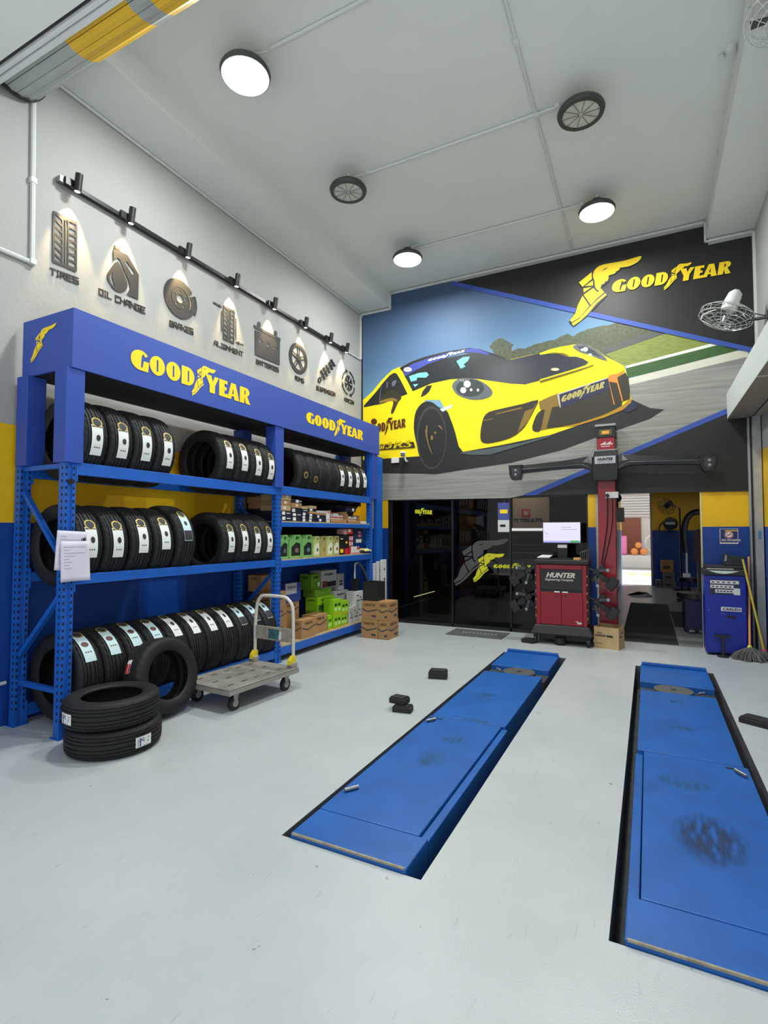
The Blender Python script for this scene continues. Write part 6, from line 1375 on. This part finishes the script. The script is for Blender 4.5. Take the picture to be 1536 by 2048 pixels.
# tyre changer just inside the doorway
tcx = .66
t = thing('tyre_changer', 'dark tyre changing machine standing in the back room shadow', 'machine', (tcx,9.4,0))
DKM = mat('machine_dark', (34,34,38), .45); DKR = mat('machine_maroon', (58,26,26), .5)
MB().box((tcx-.20,9.15,0),(tcx+.25,9.8,.50)).build('base_cabinet', mat('machine_navy', (24,30,70), .5), t, bevel=.02)
MB().cyl((tcx-.05,9.35,.50),(tcx-.05,9.35,.58),.24,n=28).build('turntable', DKM, t); MB().box((tcx+.02,9.6,.50),(tcx+.20,9.78,1.55)).build('column', DKM, t, bevel=.01)
MB().box((tcx-.03,9.60,1.05),(tcx+.23,9.58,1.50)).build('guard_plate', DKR, t)
MB().tube(smoothpts([(tcx-.14,9.5,1.18),(tcx-.16,9.5,1.55),(tcx-.10,9.5,1.75),(tcx+.02,9.5,1.82),(tcx+.12,9.55,1.75),(tcx+.12,9.62,1.50)], 4, False), .045, 12).build('arm', DKM, t, smooth=True)
MB().tube([(tcx-.14,9.5,1.20),(tcx-.14,9.5,.85)], .022, 10).build('tool_shaft', STEEL, t); MB().box((tcx-.19,9.46,.80),(tcx-.09,9.54,.86)).build('mount_head', STEEL, t)
for k in range(3): MB().box((tcx-.15+.13*k,9.02,.03),(tcx-.08+.13*k,9.15,.06)).build('pedal', STEEL, t)
t = thing('hose_reel', 'black hose reel on the yellow wall of the back room', 'hose reel', tuple(onY(1340,1047,16.7)))
c = onY(1341,1047,16.6)
MB().lathe([(0,-.12),(.14,-.12),(.175,-.10),(.175,.10),(.14,.12),(0,.12)], 24, tuple(c), 'Y').build('drum', DKM, t, smooth=True); MB().box((c.x-.13,16.474,c.z-.03),(c.x+.11,16.481,c.z+.035)).build('label', SILB, t)
MB().tube(smoothpts([(c.x-.15,16.55,c.z+.05),(c.x-.26,16.5,c.z-.05),(c.x-.30,16.5,c.z-.25)], 4, False), .022, 8).build('hose', DKM, t); MB().box((c.x-.05,16.6,c.z-.05),(c.x+.05,16.745,c.z+.05)).build('bracket', DKM, t)
t = thing('pedestal_fan', 'dark caged fan on a pole against the yellow back room wall', 'fan', (.62,15.5,0))
mb = MB(); fc = onY(1333,1012,15.5); nn = Vector((-.4,-.8,-.4)).normalized(); uu = nn.cross(Vector((0,0,1))).normalized(); vv = uu.cross(nn)
for r in (.22,.17,.12,.07): mb.tube([fc+(uu*math.cos(k*math.pi/12)+vv*math.sin(k*math.pi/12))*r+nn*(.08-.2*r) for k in range(24)], .007, 5, closed=True)
for k in range(8): a = k*math.pi/4; mb.tube([fc+nn*.06, fc+(uu*math.cos(a)+vv*math.sin(a))*.22], .005, 5)
mb.build('cage', DKM, t); MB().cyl(fc, fc-nn*.2, .07, n=14).build('motor', DKM, t); MB().tube([fc-nn*.18,(fc.x+.30,15.65,fc.z-.05),(fc.x+.31,15.65,0)], .022, 8).build('pole', DKM, t); MB().cyl((fc.x+.31,15.65,0),(fc.x+.31,15.65,.04),.2,n=18).build('foot', DKM, t)
for i, (p0, p1, z0, z1, m_, lb) in enumerate((((1325,1174),(1352,1160),0,.20,mat('carton_grey',(110,112,108),.7),'wide grey carton at the bottom of the back room stack'),((1326,1160),(1350,1145),.201,.42,MATS['carton_grey'],'grey carton in the middle of the back room stack'),((1322,1145),(1347,1123),.421,.74,CARD,'brown carton topmost of the back room stack'),((1311,1172),(1323,1158),0,.2,MATS['carton_grey'],'small grey carton beside the back room stack'))):
    a, b_ = onY(*p0, 16.2), onY(*p1, 16.2)
    o = boxed('stacked_carton', lb, 'carton', 16.2, 16.6, z0, z1, b_.x, b_.x-a.x, m_, 'cartons in the back room')
    w_, h = b_.x-a.x, z1-z0; MB().box((a.x+w_*.2,16.197,z0+h*.3),(a.x+w_*.7,16.2,z0+h*.55)).build('print', INK, o)
t = thing('swivel_stool', 'dark swivel stool in the back room', 'stool', (.75,13.0,0))
MB().cyl((.75,13,.46),(.75,13,.54),.2,n=20).build('seat', DKM, t); MB().cyl((.75,13,.08),(.75,13,.46),.03,n=10).build('stem', DKM, t)
for k in range(5): a = 2*math.pi*k/5; MB().bar((.75,13,.09),(.75+.28*math.cos(a),13+.28*math.sin(a),.04),.03,.03).build('foot_arm', DKM, t)
# gear on the door side wall of the back room
t = thing('wall_gauge', 'grey gauge box and camera hung on the back room wall by the exit', 'gauge', (-.66,12.0,1.8))
MB().box((-.71,12.0,1.72),(-.45,12.12,2.02)).build('box', GREYM, t, bevel=.01); MB().cyl((-.58,12.0,2.22),(-.58,11.9,2.22),.09,n=16).build('camera', DKM, t); MB().tube([(-.58,12.05,2.02),(-.58,12.05,2.3),(-.71,12.05,2.32)], .02, 8).build('bracket', DKM, t)
MB().box((-.715,12.0,1.25),(-.60,12.08,1.55)).build('handset', DKM, t)
# jamb strip between column and office
o = MB().box((-.665,8.0,0),(-.62,8.18,DT)).build('door_1', mat('jamb_pale', (196,190,180), .6)); struct(o)

# ------------------------------------------------------------------ street seen through the back exit
struct(MB().box((-12,16.9,-.07),(14,34,-.002)).build('ground_street', mat('street_concrete', (200,198,192), .9, var=.1, vscale=2)))
fc_ = thing('shop_front', 'pale shop front across the back street with a grey roller shutter', 'building', (-.3,26,0))
MB().box((-8,26.2,0),(8,26.5,6)).build('facade', mat('facade_cream', (222,212,204), .8), fc_)
SLT = mat('street_shutter', (206,202,198), .6)
for k in range(12): MB().box((-2.6,26.08,2.2+.12*k),(1.8,26.18,2.2+.12*k+.105)).build('shutter_slat', SLT, fc_, bevel=.02)
MB().box((-2.8,26.0,3.66),(2.0,26.2,4.6)).build('signboard', mat('signboard_white', (236,232,226), .7), fc_)
MB().box((-2.6,26.15,0),(-.3,26.19,2.15)).build('brown_door', mat('door_brown', (140,84,64), .7), fc_)
for nm, lb, a, b_, m in (('display_box','pink display box outside the shop across the street',(-1.75,24.6,.55),(-.85,25.2,1.35),mat('goods_pink',(232,130,180),.6)),('display_table','low white display table across the street',(-1.9,24.3,0),(.6,25.3,.545),WBOX),('yellow_crate','yellow crate on the display table across the street',(-1.75,24.35,.55),(-1.2,24.59,.75),LETY)):
    o = MB().box(a, b_).build(nm, m, bevel=.04); tag(o, lb, 'goods', 'goods across the street')
for i, (x, z, r, m) in enumerate(((-.55,.70,.15,mat('goods_orange',(236,150,80),.6)),(-.2,.70,.15,MATS['goods_orange']),(-.4,.97,.13,MATS['goods_orange']))):
    o = MB().lathe([(0,-r),(r*.7,-r*.75),(r,0),(r*.7,r*.75),(0,r)], 14, (x,24.5,z)).build('orange_ball', m, smooth=True); tag(o, f'orange ball, {["beside the pink box","beside the white fan","on top of the other two"][i]} across the street', 'ball', 'orange balls across the street')
t = thing('white_fan', 'white round fan standing among the goods across the street', 'fan', (.22,24.6,.55))
MB().lathe([(.36,-.04),(.40,0),(.36,.04),(.32,0)], 24, (.22,24.6,1.05), 'Y', closed=True).build('rim', WBOX, t, smooth=True); MB().cyl((.22,24.55,1.05),(.22,24.7,1.05),.14,n=16).build('motor', SILB, t); MB().cyl((.22,24.6,.55),(.22,24.6,.68),.12,n=14).build('foot', WBOX, t)
for k in range(4): a = k*math.pi/2+.4; MB().poly([(.22+.08*math.cos(a),24.56,1.05+.08*math.sin(a)),(.22+.3*math.cos(a-.3),24.56,1.05+.3*math.sin(a-.3)),(.22+.3*math.cos(a+.4),24.56,1.05+.3*math.sin(a+.4))], ext=(0,.01,0)).build('blade', SILB, t)
for k in range(6):
    o = MB().box((-1.6+.45*k,20.5,0),(-1.3+.45*k,21.6,.004)).build('road_mark', mat('road_yellow', (214,206,110), .8)); tag(o, f'yellow road mark, {ORD[k]} from the wall side across the back lane', 'road mark', 'yellow road marks in the back lane')
